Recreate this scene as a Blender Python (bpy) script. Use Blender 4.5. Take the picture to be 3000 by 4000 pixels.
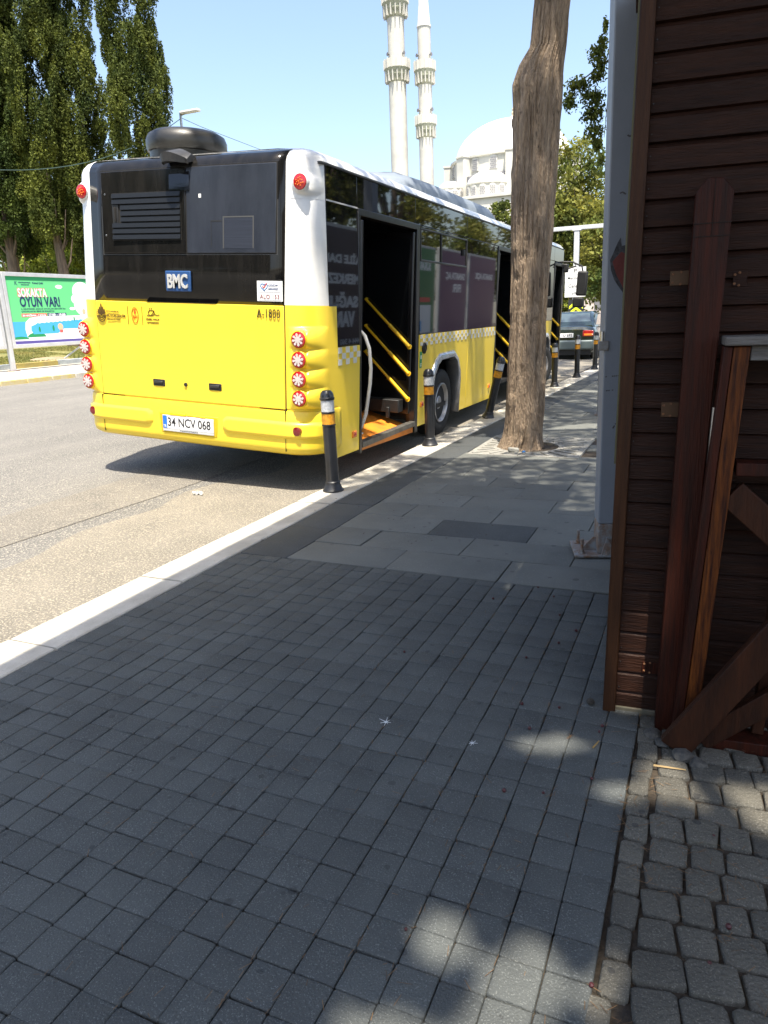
import bpy, bmesh, math, random
import numpy as np
from mathutils import Vector, Matrix, noise
random.seed(7); RNG = np.random.default_rng(7)
for o in list(bpy.data.objects): bpy.data.objects.remove(o)
SC = bpy.context.scene; COL = SC.collection
PI = math.pi; R = math.radians

# ---------------------------------------------------------------- camera
cam = bpy.data.cameras.new('camera'); co = bpy.data.objects.new('camera', cam); COL.objects.link(co)
CM = np.array([[0.91562, -0.07145, 0.39566], [0.40015, 0.25594, -0.87998], [-0.03839, 0.96405, 0.26293]])
co.matrix_world = Matrix([[*CM[0], 0], [*CM[1], 0], [*CM[2], 1.40], [0, 0, 0, 1]])
cam.sensor_fit = 'VERTICAL'; cam.sensor_height = 24; cam.lens = 1554/2212*24
cam.clip_start = 0.05; cam.clip_end = 2000
SC.camera = co

# ---------------------------------------------------------------- light
SUN = Vector((.20, -.33, 1.0)).normalized()          # towards the sun
w = bpy.data.worlds.new('World'); SC.world = w; w.use_nodes = True
nt = w.node_tree; bg = nt.nodes['Background']
sky = nt.nodes.new('ShaderNodeTexSky'); sky.sky_type = 'NISHITA'; sky.sun_disc = False
sky.sun_elevation = math.asin(SUN.z); sky.sun_rotation = R(149)
sky.air_density = 1.0; sky.dust_density = 2.6; sky.ozone_density = .6
nt.links.new(sky.outputs[0], bg.inputs[0]); bg.inputs[1].default_value = 0.15
sl = bpy.data.lights.new('sun', 'SUN'); so = bpy.data.objects.new('sun', sl); COL.objects.link(so)
sl.energy = 5.0; sl.angle = R(.53); sl.color = (1.0, .92, .79)
so.rotation_euler = SUN.to_track_quat('Z', 'Y').to_euler()
SC.view_settings.view_transform = 'Standard'; SC.view_settings.look = 'None'
SC.view_settings.exposure = 1.15; SC.view_settings.gamma = 1
SC.render.resolution_x = 768; SC.render.resolution_y = 1024
SC.cycles.max_bounces = 8; SC.cycles.transparent_max_bounces = 16

# ---------------------------------------------------------------- materials
MATS = {}
def nodes(m):
    m.use_nodes = True; n = m.node_tree
    return n, n.nodes['Principled BSDF']
def mat(name, col, rough=.6, metal=0, var=.0, vs=5., bump=0., bs=40., coat=0., spec=.5, col2=None, stretch=(1, 1, 1),
        island=0., coords='Object', crack=None, speck=None, detail=6., trans=0., emit=None, stain=None, ms=None):
    """noise-varied principled material; col2 = second colour mixed by noise"""
    if name in MATS: return MATS[name]
    m = bpy.data.materials.new(name); MATS[name] = m
    n, b = nodes(m); N = n.nodes; Lk = n.links.new
    b.inputs['Roughness'].default_value = rough; b.inputs['Metallic'].default_value = metal
    b.inputs['Specular IOR Level'].default_value = spec
    b.inputs['Coat Weight'].default_value = coat; b.inputs['Coat Roughness'].default_value = .04
    c1 = (*col, 1)
    tc = N.new('ShaderNodeTexCoord'); mp = N.new('ShaderNodeMapping'); mp.inputs['Scale'].default_value = stretch
    Lk(tc.outputs[coords], mp.inputs[0]); vec = mp.outputs[0]
    cur = None
    rgb = N.new('ShaderNodeRGB'); rgb.outputs[0].default_value = c1; cur = rgb.outputs[0]
    if col2 is not None or var > 0:
        nz = N.new('ShaderNodeTexNoise'); nz.inputs['Scale'].default_value = vs; nz.inputs['Detail'].default_value = detail
        nz.inputs['Roughness'].default_value = .65
        Lk(vec, nz.inputs['Vector'])
        rp = N.new('ShaderNodeValToRGB'); rp.color_ramp.elements[0].position = .35; rp.color_ramp.elements[1].position = .65
        a = col2 if col2 is not None else tuple(c*(1-var) for c in col)
        z = col if col2 is not None else tuple(min(1, c*(1+var)) for c in col)
        rp.color_ramp.elements[0].color = (*a, 1); rp.color_ramp.elements[1].color = (*z, 1)
        Lk(nz.outputs[0], rp.inputs[0]); cur = rp.outputs[0]
    if crack:                                            # (scale, colour) dark fibrous cracks along the stretch direction
        for sc_, lo in ((crack[0], .27), (crack[0]*2.9, .27)):
            cn = N.new('ShaderNodeTexNoise'); cn.inputs['Scale'].default_value = sc_; cn.inputs['Detail'].default_value = 3; cn.inputs['Distortion'].default_value = .6
            Lk(vec, cn.inputs['Vector']); r3 = N.new('ShaderNodeValToRGB'); r3.color_ramp.elements[0].position = lo; r3.color_ramp.elements[1].position = lo+.09
            r3.color_ramp.elements[0].color = (1, 1, 1, 1); r3.color_ramp.elements[1].color = (0, 0, 0, 1); Lk(cn.outputs[0], r3.inputs[0])
            mx = N.new('ShaderNodeMixRGB'); Lk(r3.outputs[0], mx.inputs[0]); Lk(cur, mx.inputs[1]); mx.inputs[2].default_value = (*crack[1], 1); cur = mx.outputs[0]
    if speck:                                            # (scale, colour, threshold)
        vz = N.new('ShaderNodeTexNoise'); vz.inputs['Scale'].default_value = speck[0]; vz.inputs['Detail'].default_value = 1
        Lk(tc.outputs[coords], vz.inputs['Vector'])
        r2 = N.new('ShaderNodeValToRGB'); r2.color_ramp.elements[0].position = speck[2]; r2.color_ramp.elements[1].position = min(1, speck[2]+.07)
        Lk(vz.outputs[0], r2.inputs[0])
        mx = N.new('ShaderNodeMixRGB'); Lk(r2.outputs[0], mx.inputs[0]); Lk(cur, mx.inputs[1]); mx.inputs[2].default_value = (*speck[1], 1); cur = mx.outputs[0]
    if stain:                                            # (scale, colour, radius) round spots, only some cells
        vo = N.new('ShaderNodeTexVoronoi'); vo.inputs['Scale'].default_value = stain[0]; Lk(tc.outputs[coords], vo.inputs['Vector'])
        nz3 = N.new('ShaderNodeTexNoise'); nz3.inputs['Scale'].default_value = stain[0]*4; Lk(tc.outputs[coords], nz3.inputs['Vector'])
        ad = N.new('ShaderNodeMath'); ad.operation = 'MULTIPLY_ADD'; Lk(nz3.outputs[0], ad.inputs[0]); ad.inputs[1].default_value = .12; Lk(vo.outputs['Distance'], ad.inputs[2])
        sp = N.new('ShaderNodeSeparateColor'); Lk(vo.outputs['Color'], sp.inputs[0])
        th = N.new('ShaderNodeMath'); th.operation = 'MULTIPLY'; Lk(sp.outputs[0], th.inputs[0]); th.inputs[1].default_value = stain[2]*2
        lt = N.new('ShaderNodeMath'); lt.operation = 'LESS_THAN'; Lk(ad.outputs[0], lt.inputs[0])
        t2 = N.new('ShaderNodeMath'); t2.operation = 'ADD'; Lk(th.outputs[0], t2.inputs[0]); t2.inputs[1].default_value = -.03; Lk(t2.outputs[0], lt.inputs[1])
        g2 = N.new('ShaderNodeMath'); g2.operation = 'MULTIPLY'; Lk(lt.outputs[0], g2.inputs[0]); g2.inputs[1].default_value = .6
        mx = N.new('ShaderNodeMixRGB'); Lk(g2.outputs[0], mx.inputs[0]); Lk(cur, mx.inputs[1]); mx.inputs[2].default_value = (*stain[1], 1); cur = mx.outputs[0]
    if island:
        ge = N.new('ShaderNodeNewGeometry'); mr = N.new('ShaderNodeMapRange')
        Lk(ge.outputs['Random Per Island'], mr.inputs[0]); mr.inputs[3].default_value = 1-island; mr.inputs[4].default_value = 1+island
        hs = N.new('ShaderNodeHueSaturation'); Lk(cur, hs.inputs['Color']); Lk(mr.outputs[0], hs.inputs['Value']); cur = hs.outputs[0]
    Lk(cur, b.inputs['Base Color'])
    if bump:
        nb = N.new('ShaderNodeTexNoise'); nb.inputs['Scale'].default_value = bs; nb.inputs['Detail'].default_value = 4
        Lk(vec, nb.inputs['Vector']); bp = N.new('ShaderNodeBump'); bp.inputs['Strength'].default_value = min(1, bump); bp.inputs['Distance'].default_value = .01*max(1, bump)
        Lk(nb.outputs[0], bp.inputs['Height']); Lk(bp.outputs[0], b.inputs['Normal'])
    if emit:
        b.inputs['Emission Color'].default_value = (*emit[0], 1); b.inputs['Emission Strength'].default_value = emit[1]
    if trans:
        out = N['Material Output']; tr = N.new('ShaderNodeBsdfTranslucent'); Lk(cur, tr.inputs[0]); mi = N.new('ShaderNodeMixShader')
        mi.inputs[0].default_value = trans; Lk(b.outputs[0], mi.inputs[1]); Lk(tr.outputs[0], mi.inputs[2]); Lk(mi.outputs[0], out.inputs[0])
    return m
def glass_mat(name, tint=(.6, .65, .7), mixf=.6, rough=.02):
    if name in MATS: return MATS[name]
    m = bpy.data.materials.new(name); MATS[name] = m; m.use_nodes = True
    N = m.node_tree.nodes; N.clear(); Lk = m.node_tree.links.new
    o = N.new('ShaderNodeOutputMaterial'); t = N.new('ShaderNodeBsdfTransparent'); t.inputs[0].default_value = (*tint, 1)
    g = N.new('ShaderNodeBsdfGlossy'); g.inputs['Roughness'].default_value = rough
    f = N.new('ShaderNodeFresnel'); f.inputs[0].default_value = 1.5
    ml = N.new('ShaderNodeMath'); ml.operation = 'MULTIPLY_ADD'; ml.inputs[1].default_value = 1.0; ml.inputs[2].default_value = mixf; ml.use_clamp = True
    Lk(f.outputs[0], ml.inputs[0]); mx = N.new('ShaderNodeMixShader'); Lk(ml.outputs[0], mx.inputs[0]); Lk(t.outputs[0], mx.inputs[1]); Lk(g.outputs[0], mx.inputs[2]); Lk(mx.outputs[0], o.inputs[0])
    return m

M_YEL = mat('yellow_paint', (.92, .66, .045), .34, coat=.18, var=.035, vs=1.5, bump=.03, bs=3.)
M_YELM = mat('yellow_matt', (.85, .55, .01), .5)
M_WHT = mat('white_paint', (.76, .76, .745), .3, coat=.4, col2=(.66, .65, .62), vs=1.4, stretch=(1, .5, 2))
M_WDIRT = mat('dusty_white_paint', (.74, .74, .72), .4, col2=(.55, .53, .49), vs=4., stretch=(1, .3, 3))
M_BLK = mat('black_gloss', (.006, .006, .006), .10, spec=.32, col2=(.014, .013, .012), vs=3., stretch=(3, 3, .6))
M_BLKG = mat('dark_window_glass', (.004, .004, .006), .025, spec=.8, coat=.25)
M_REARG = mat('dusty_sky_tint_glass', (.036, .042, .056), .10, spec=.6, col2=(.022, .026, .036), vs=2.5, stretch=(2, 2, .5), speck=(220., (.07, .075, .09), .72))  # bluish base colour imitates sky reflected in the dusty rear pane
M_BLKM = mat('black_matt', (.012, .012, .012), .55, var=.3, vs=8)
M_RUB = mat('rubber', (.018, .018, .018), .75, var=.25, vs=10, bump=.3, bs=60)
M_GAP = mat('panel_gap', (.008, .007, .005), .9)
M_RED = mat('red_lens', (.42, .012, .015), .12, coat=.8)
M_ORA = mat('orange_lens', (.85, .22, .02), .15, coat=.8)
M_CLR = mat('clear_lens', (.60, .53, .50), .12, coat=.8, var=.15, vs=160., bump=.5, bs=200.)
M_CHR = mat('chrome', (.7, .7, .7), .18, metal=1.)
M_STL = mat('worn_steel', (.45, .45, .45), .35, metal=1., var=.25, vs=12)
M_BLUE = mat('badge_blue', (.022, .07, .20), .3)
M_INK = mat('black_ink', (.02, .02, .022), .5)
M_INK2 = mat('brown_ink', (.10, .055, .01), .5)
M_REDP = mat('red_print', (.70, .06, .04), .5)
M_BLUEP = mat('blue_print', (.03, .20, .55), .5)
M_PLT = mat('plate_white', (.80, .80, .78), .4)

# ---------------------------------------------------------------- mesh helpers
class MB:
    def __init__(s): s.v = []; s.f = []; s.m = []; s.cur = 0
    def add(s, vs, fs):
        o = len(s.v); s.v += [tuple(v) for v in vs]; s.f += [tuple(i+o for i in f) for f in fs]; s.m += [s.cur]*len(fs); return s
    def box(s, a, b, T=None):
        (x0, y0, z0), (x1, y1, z1) = a, b
        vs = [Vector(p) for p in ((x0, y0, z0), (x1, y0, z0), (x1, y1, z0), (x0, y1, z0), (x0, y0, z1), (x1, y0, z1), (x1, y1, z1), (x0, y1, z1))]
        if T: vs = [T @ v for v in vs]
        return s.add(vs, [(0, 3, 2, 1), (4, 5, 6, 7), (0, 1, 5, 4), (1, 2, 6, 5), (2, 3, 7, 6), (3, 0, 4, 7)])
    def rings(s, rs, close=True, cap0=True, cap1=True):
        n = len(rs[0]); o = []; vs = [p for r in rs for p in r]; fs = []
        for k in range(len(rs)-1):
            for i in range(n if close else n-1):
                j = (i+1) % n; fs.append((k*n+i, k*n+j, (k+1)*n+j, (k+1)*n+i))
        if cap0: fs.append(tuple(reversed(range(n))))
        if cap1: fs.append(tuple(range((len(rs)-1)*n, len(rs)*n)))
        return s.add(vs, fs)
    def tube(s, pts, r, n=10, cap=True):
        pts = [Vector(p) for p in pts]; rs = []
        rad = r if isinstance(r, (list, tuple)) else [r]*len(pts)
        up = None
        for i, p in enumerate(pts):
            t = (pts[min(i+1, len(pts)-1)]-pts[max(i-1, 0)]).normalized()
            if up is None: up = t.orthogonal().normalized()
            up = (up-t*up.dot(t)).normalized(); b = t.cross(up)
            rs.append([p+(up*math.cos(a)+b*math.sin(a))*rad[i] for a in [2*PI*k/n for k in range(n)]])
        return s.rings(rs, True, cap, cap)
    def lathe(s, prof, n=24, T=None, o=(0, 0, 0)):
        rs = []
        for r, z in prof:
            ring = [Vector((o[0]+max(r, 1e-5)*math.cos(2*PI*k/n), o[1]+max(r, 1e-5)*math.sin(2*PI*k/n), o[2]+z)) for k in range(n)]
            rs.append([T @ v for v in ring] if T else ring)
        return s.rings(rs)
    def prism(s, poly, a, b, axis='y', T=None):
        """poly 2D list extruded from a to b along axis; y: poly=(x,z)  x: poly=(y,z)  z: poly=(x,y)"""
        f = {'y': lambda p, t: Vector((p[0], t, p[1])), 'x': lambda p, t: Vector((t, p[0], p[1])), 'z': lambda p, t: Vector((p[0], p[1], t))}[axis]
        r0 = [f(p, a) for p in poly]; r1 = [f(p, b) for p in poly]
        if T: r0 = [T @ v for v in r0]; r1 = [T @ v for v in r1]
        return s.rings([r0, r1])
    def build(s, name, mats, parent=None, smooth=False, bevel=0, angle=40, loc=None, seg=2):
        me = bpy.data.meshes.new(name); me.from_pydata(s.v, [], s.f)
        if not isinstance(mats, (list, tuple)): mats = [mats]
        for m in mats: me.materials.append(m)
        if len(mats) > 1: me.polygons.foreach_set('material_index', s.m)
        me.update(); bm = bmesh.new(); bm.from_mesh(me); bmesh.ops.recalc_face_normals(bm, faces=bm.faces); bm.to_mesh(me); bm.free()
        o = bpy.data.objects.new(name, me); COL.objects.link(o)
        if parent: o.parent = parent
        if loc: o.location = loc
        if smooth: me.shade_smooth(); me.set_sharp_from_angle(angle=R(angle))
        if bevel:
            bv = o.modifiers.new('bevel', 'BEVEL'); bv.width = bevel; bv.segments = seg; bv.limit_method = 'ANGLE'; bv.angle_limit = R(35); bv.harden_normals = False
            if smooth is False: me.shade_smooth(); me.set_sharp_from_angle(angle=R(30))
        return o
def tag(o, label=None, cat=None, group=None, kind=None):
    if label: o['label'] = label
    if cat: o['category'] = cat
    if group: o['group'] = group
    if kind: o['kind'] = kind
    return o
def empty(name, label, cat, loc=(0, 0, 0), rot=(0, 0, 0), group=None):
    o = bpy.data.objects.new(name, None); COL.objects.link(o); o.location = loc; o.rotation_euler = rot; o.empty_display_size = .1
    return tag(o, label, cat, group)
def copy_tree(o, parent=None):
    c = o.copy(); COL.objects.link(c)
    if parent: c.parent = parent
    for ch in list(o.children): copy_tree(ch, c)
    return c
def text_into(mb, s, w, h, o, ux, uy, un, align='L', bold=0., ext=.0015, space=1.0):
    """writes text s as real mesh letters fitted in w x h at origin o, right ux, up uy, out un"""
    cu = bpy.data.curves.new('t', 'FONT'); cu.body = s; cu.extrude = .002; cu.offset = bold; cu.space_character = space; cu.resolution_u = 3
    ob = bpy.data.objects.new('t', cu); COL.objects.link(ob); dg = bpy.context.evaluated_depsgraph_get(); dg.update()
    me = bpy.data.meshes.new_from_object(ob.evaluated_get(dg))
    co_ = np.empty(len(me.vertices)*3); me.vertices.foreach_get('co', co_); co_ = co_.reshape(-1, 3)
    mn = co_.min(0); mxx = co_.max(0); sz = mxx-mn
    sx = w/max(sz[0], 1e-6); sy = h/max(sz[1], 1e-6)
    ox = {'L': 0, 'C': -w/2, 'R': -w}[align]
    O, X, Y, Z = [np.array(q, float) for q in (o, ux, uy, un)]
    P = O+np.outer((co_[:, 0]-mn[0])*sx+ox, X)+np.outer((co_[:, 1]-mn[1])*sy, Y)+np.outer((co_[:, 2] > 0)*ext, Z)
    mb.add([tuple(p) for p in P], [tuple(p.vertices) for p in me.polygons])
    bpy.data.objects.remove(ob); bpy.data.meshes.remove(me); bpy.data.curves.remove(cu)
def quads_mesh(name, C, U, V, mats, parent=None, mi=None):
    """many small quads: centres C, half vectors U, V (N,3)"""
    n = len(C); P = np.stack([C-U-V*.6, C+U*.7-V, C+U+V*.6, C-U*.7+V], 1).reshape(-1, 3).astype(np.float32)
    me = bpy.data.meshes.new(name); me.vertices.add(4*n); me.vertices.foreach_set('co', P.ravel())
    me.loops.add(4*n); me.loops.foreach_set('vertex_index', np.arange(4*n, dtype=np.int32))
    me.polygons.add(n); me.polygons.foreach_set('loop_start', np.arange(0, 4*n, 4, dtype=np.int32)); me.polygons.foreach_set('loop_total', np.full(n, 4, dtype=np.int32))
    for m in (mats if isinstance(mats, list) else [mats]): me.materials.append(m)
    if mi is not None: me.polygons.foreach_set('material_index', mi.astype(np.int32))
    me.update(calc_edges=True)
    o = bpy.data.objects.new(name, me); COL.objects.link(o)
    if parent: o.parent = parent
    return o
def unit(a): return a/np.maximum(np.linalg.norm(a, axis=-1, keepdims=True), 1e-9)
def rand_quads(C, size, up=0.):
    n = len(C); D = unit(RNG.normal(size=(n, 3))+np.array([0, 0, up])); E = unit(np.cross(D, RNG.normal(size=(n, 3))))
    s = size*RNG.uniform(.6, 1.3, (n, 1)); return D*s, E*s*.6
def nz3(P, s, seed=0):
    return np.array([noise.noise(Vector((p[0]*s+seed, p[1]*s, p[2]*s if len(p) > 2 else 0))) for p in P])

# ================================================================= GROUND
def kx(y): return 0 if y < 5.5 else .032*(y-5.5)
def road_z(x):
    d = -2.9-x
    if d < 0: return -.10
    return -.10+.035*min(d, 4)-.012*max(0, min(d-4, 11))
M_ASPH = mat('asphalt', (.150, .143, .131), .85, col2=(.100, .097, .091), vs=.9, bump=1.6, bs=75., speck=(85., (.30, .28, .235), .55), stretch=(1, .35, 1), coords='Object')
M_DUST = mat('dusty_gutter_asphalt', (.205, .185, .150), .9, col2=(.150, .137, .113), vs=2.4, bump=1.8, bs=70., speck=(85., (.315, .282, .220), .54), coords='Object')
M_SLAB = mat('paving_slab', (.140, .145, .132), .8, col2=(.108, .113, .104), vs=2.2, bump=.35, bs=130., speck=(170., (.24, .24, .22), .66), island=.09, stain=(9., (.05, .05, .05), .13))
M_DSLAB = mat('dark_paving_slab', (.064, .069, .069), .8, col2=(.048, .053, .054), vs=3., bump=.35, bs=130., speck=(170., (.15, .15, .15), .66), island=.08, stain=(3.5, (.03, .03, .03), .12))
M_PAVER = mat('grey_paver', (.080, .087, .084), .8, col2=(.057, .062, .061), vs=3.2, bump=.5, bs=170., speck=(260., (.145, .155, .148), .61), island=.10, stain=(15., (.030, .032, .032), .14))
M_COB = mat('cobble', (.108, .100, .080), .85, col2=(.070, .066, .054), vs=4., bump=.8, bs=120., speck=(260., (.165, .155, .13), .60), island=.16, stain=(13., (.03, .03, .03), .14))
M_SOIL = mat('joint_soil', (.062, .046, .030), .95, col2=(.030, .024, .018), vs=14., bump=1., bs=80.)
M_KERB = mat('kerb_stone', (.56, .53, .46), .8, col2=(.40, .37, .31), vs=3.5, bump=.25, bs=90., speck=(60., (.34, .30, .24), .72), stain=(5., (.22, .19, .15), .10))
M_GRASS = mat('dry_grass', (.17, .155, .045), .95, col2=(.10, .12, .03), vs=1.6, bump=1., bs=40., speck=(14., (.30, .25, .11), .6))
M_DIRT = mat('bare_dirt', (.34, .25, .16), .95, col2=(.22, .17, .11), vs=4., bump=.6, bs=30.)
g = MB(); g.box((-400, -60, -1.2), (400, 600, -.30)); tag(g.build('ground', mat('far_ground', (.14, .13, .10), .9, var=.2, vs=.05)), kind='structure')
g = MB(); xs = [-2.86, -2.9, -3.05, -3.4, -3.9, -4.6, -5.6, -6.9, -8.5, -10.5, -13, -15.5, -18.2]
ys = [-12, -4, 0, 2, 4, 6, 8, 10, 12, 15, 19, 24, 32, 45, 70, 110]
g.add([(x+(kx(y) if x > -4 else 0), y, road_z(x)) for y in ys for x in xs], [(j*len(xs)+i+1, j*len(xs)+i, (j+1)*len(xs)+i, (j+1)*len(xs)+i+1) for j in range(len(ys)-1) for i in range(len(xs)-1)])
tag(g.build('road', M_ASPH, smooth=True), kind='structure')
# dusty strip along the kerb
g = MB(); yy = np.arange(-6, 30, .25)
def wob(y): return 1.15+.35*noise.noise(Vector((y*.9, 3, 0)))+.05*noise.noise(Vector((y*5, 8, 0)))
L = []
for y in yy: L += [(-2.86+kx(y), y, road_z(-2.9)+.004), (-2.9-wob(y)*.5+kx(y), y, road_z(-2.9-wob(y)*.5)+.006), (-2.9-wob(y)+kx(y), y, road_z(-2.9-wob(y))+.004)]
g.add(L, [(j*3+i+1, j*3+i, (j+1)*3+i, (j+1)*3+i+1) for j in range(len(yy)-1) for i in range(2)])
tag(g.build('gutter', M_DUST, smooth=True), kind='structure')
# older, lighter resurfacing strip with wandering edges
g = MB(); L = []
for y in yy:
    a = -4.35+.10*noise.noise(Vector((y*.5, 1, 0)))+.03*noise.noise(Vector((y*4, 2, 0))); b = -5.05+.14*noise.noise(Vector((y*.45, 7, 0)))+.03*noise.noise(Vector((y*4, 9, 0)))
    for x in (a, (a+b)/2, b): L.append((x, y, road_z(x)+.0045))
g.add(L, [(j*3+i+1, j*3+i, (j+1)*3+i, (j+1)*3+i+1) for j in range(len(yy)-1) for i in range(2)])
tag(g.build('road_patch', mat('older_asphalt', (.175, .160, .135), .88, col2=(.118, .110, .098), vs=1.6, bump=1.6, bs=75., speck=(85., (.29, .265, .215), .55)), smooth=True), kind='structure')
# sidewalk bed
g = MB(); g.box((-2.62, -4, -.16), (8, 60, -.014)); tag(g.build('sidewalk', M_SOIL), kind='structure')
# kerb blocks
g = MB(); y = -3.2
while y < 45:
    L_ = .885; a = y+.007; b = y+L_-.007; k0, k1 = kx(a), kx(b); dz = random.uniform(-.003, .003)
    def kr(yy_, k): return [Vector((px+k, yy_, pz+dz)) for px, pz in ((-2.925, -.14), (-2.915, -.012), (-2.895, .008), (-2.61, .010), (-2.603, .004), (-2.6, -.14))]
    g.rings([kr(a, k0), kr(a+.006, k0), kr(b-.006, k1), kr(b, k1)]); y += L_
tag(g.build('kerb', M_KERB, smooth=True, angle=25), kind='structure')
def paver(mb, pts, z=0., r=.006, e=.007, drop=.03):
    """bevelled block from a 2D convex outline, optionally clipped corners"""
    c = Vector((sum(p[0] for p in pts)/len(pts), sum(p[1] for p in pts)/len(pts)))
    tx, ty = random.gauss(0, .008), random.gauss(0, .008)
    def ins(d, zz): 
        out = []
        for p in pts:
            v = Vector(p)-c; l = v.length; q = c+v*(1-d*1.414/l); out.append(Vector((q.x, q.y, zz+tx*(q.x-c.x)+ty*(q.y-c.y))))
        return out
    mb.rings([ins(0, z-drop), ins(0, z-e), ins(r*.45, z-e*.25), ins(r*1.3, z)], cap0=False)
def rough_rect(x0, y0, x1, y1, j=.0015, c=.007):
    J = lambda: random.uniform(-j, j)
    return [(x0+c+J(), y0+J()), (x1-c+J(), y0+J()), (x1+J(), y0+c+J()), (x1+J(), y1-c+J()), (x1-c+J(), y1+J()), (x0+c+J(), y1+J()), (x0+J(), y1-c+J()), (x0+J(), y0+c+J())]
# grid pavers
g = MB(); P_ = .1044; x0 = -2.6; ncol = 24; ys0 = -.6
for i in range(ncol):
    xa = x0+i*(2.472/24); xb = xa+2.472/24; y = ys0+random.uniform(-.004, .004)
    j = 0
    while y < 3.52:
        h = .1043 if random.random() > .03 else .1043
        yb = min(y+h, 3.545); gp = random.uniform(.0004, .0016)
        if yb-y > .03: ja = random.gauss(0, .0012); paver(g, rough_rect(xa+gp, y+gp+ja, xb-gp, yb-gp+ja, .0012, .004), z=random.gauss(0, .0011)+.0015*math.sin(xa*3+y*2), r=.003, e=.004)
        y = yb if yb < 3.54 else 9; j += 1
tag(g.build('paved_sidewalk', M_PAVER, smooth=True, angle=50), kind='structure')
# narrow edging column of lighter small blocks, then the lumpy cobbles
g = MB(); y = -.6
while y < 2.36:
    h = random.uniform(.088, .108); jx = random.uniform(-.006, .006); xa = -.124+jx-(.02 if y < 1.2 else 0)
    paver(g, rough_rect(xa+.004, y+.004, xa+random.uniform(.056, .068), y+h-.003, .003, .008), z=random.gauss(.001, .002), r=.005); y += h
for row in range(0, 40):
    yb0 = -.6+row*.0965; x = -.055+random.uniform(-.01, .01)-(.02 if yb0 < 1.2 else 0)
    while x < 2.6:
        wv = random.choice((.078, .088, .098, .112)); hh = .0925
        ang = .10+.05*math.sin(row*.7); cx_, cy_ = x+wv/2, yb0+hh/2+(x*.10)
        if cy_ < 2.40+.09*cx_-.05 or True:
            gp = random.uniform(.0012, .0045)
            pts = rough_rect(-wv/2+gp, -hh/2+gp, wv/2-gp, hh/2-gp, .004, .009)
            ca, sa = math.cos(ang), math.sin(ang)
            q = [(cx_+px*ca-py*sa, cy_+px*sa+py*ca) for px, py in pts]
            lim = -.058-(.02 if yb0 < 1.2 else 0); df = lim-min(p[0] for p in q)
            if df > 0: q = [(px+df, py) for px, py in q]; x += df
            if 1: paver(g, q, z=random.gauss(0, .0025), r=.005, e=.006)
        x += wv
tag(g.build('cobbled_ground', M_COB, smooth=True, angle=60), kind='structure')
# big slabs
g = MB(); gd = MB(); rows = [3.55+.353*k for k in range(70)]
for k, ya in enumerate(rows):
    yb = ya+.353; xL = -2.262+kx(ya); 
    x = xL-(.33 if k % 2 else 0)+(.005)
    w_ = .655
    off = [0, .33, -.0, .33][k % 4]
    xs_ = []; x = xL
    first = .655 if k % 2 == 0 else .33
    xs_ = [xL]
    while xs_[-1] < 5: xs_.append(xs_[-1]+(first if len(xs_) == 1 else w_))
    for a, b in zip(xs_[:-1], xs_[1:]):
        cx_, cy_ = (a+b)/2, (ya+yb)/2
        if -2.19 < cx_ < -1.06 and 6.95 < cy_ < 8.2: continue
        if a < -2.19 < b and 6.98 < cy_ < 8.15: b = -2.19
        if a < -1.06 < b and 6.98 < cy_ < 8.15: a = -1.06
        if b-a < .03: continue
        tgt = gd if (k == 2 and abs(a+1.607) < .05) else g
        paver(tgt, rough_rect(a+.0025, ya+.0025, b-.0025, yb-.0025, .001, .004), z=random.gauss(0, .0008), r=.003, e=.004)
# dark band along the kerb
y = 3.55
while y < 28:
    paver(gd, [(-2.597+kx(y), y+.003), (-2.266+kx(y), y+.003), (-2.266+kx(y+.64), y+.637), (-2.597+kx(y+.64), y+.637)], z=random.gauss(0, .0008), r=.003, e=.004); y += .64
tag(g.build('slab_sidewalk', M_SLAB, smooth=True, angle=50), kind='structure'); tag(gd.build('dark_slab_band', M_DSLAB, smooth=True, angle=50), kind='structure')

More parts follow.
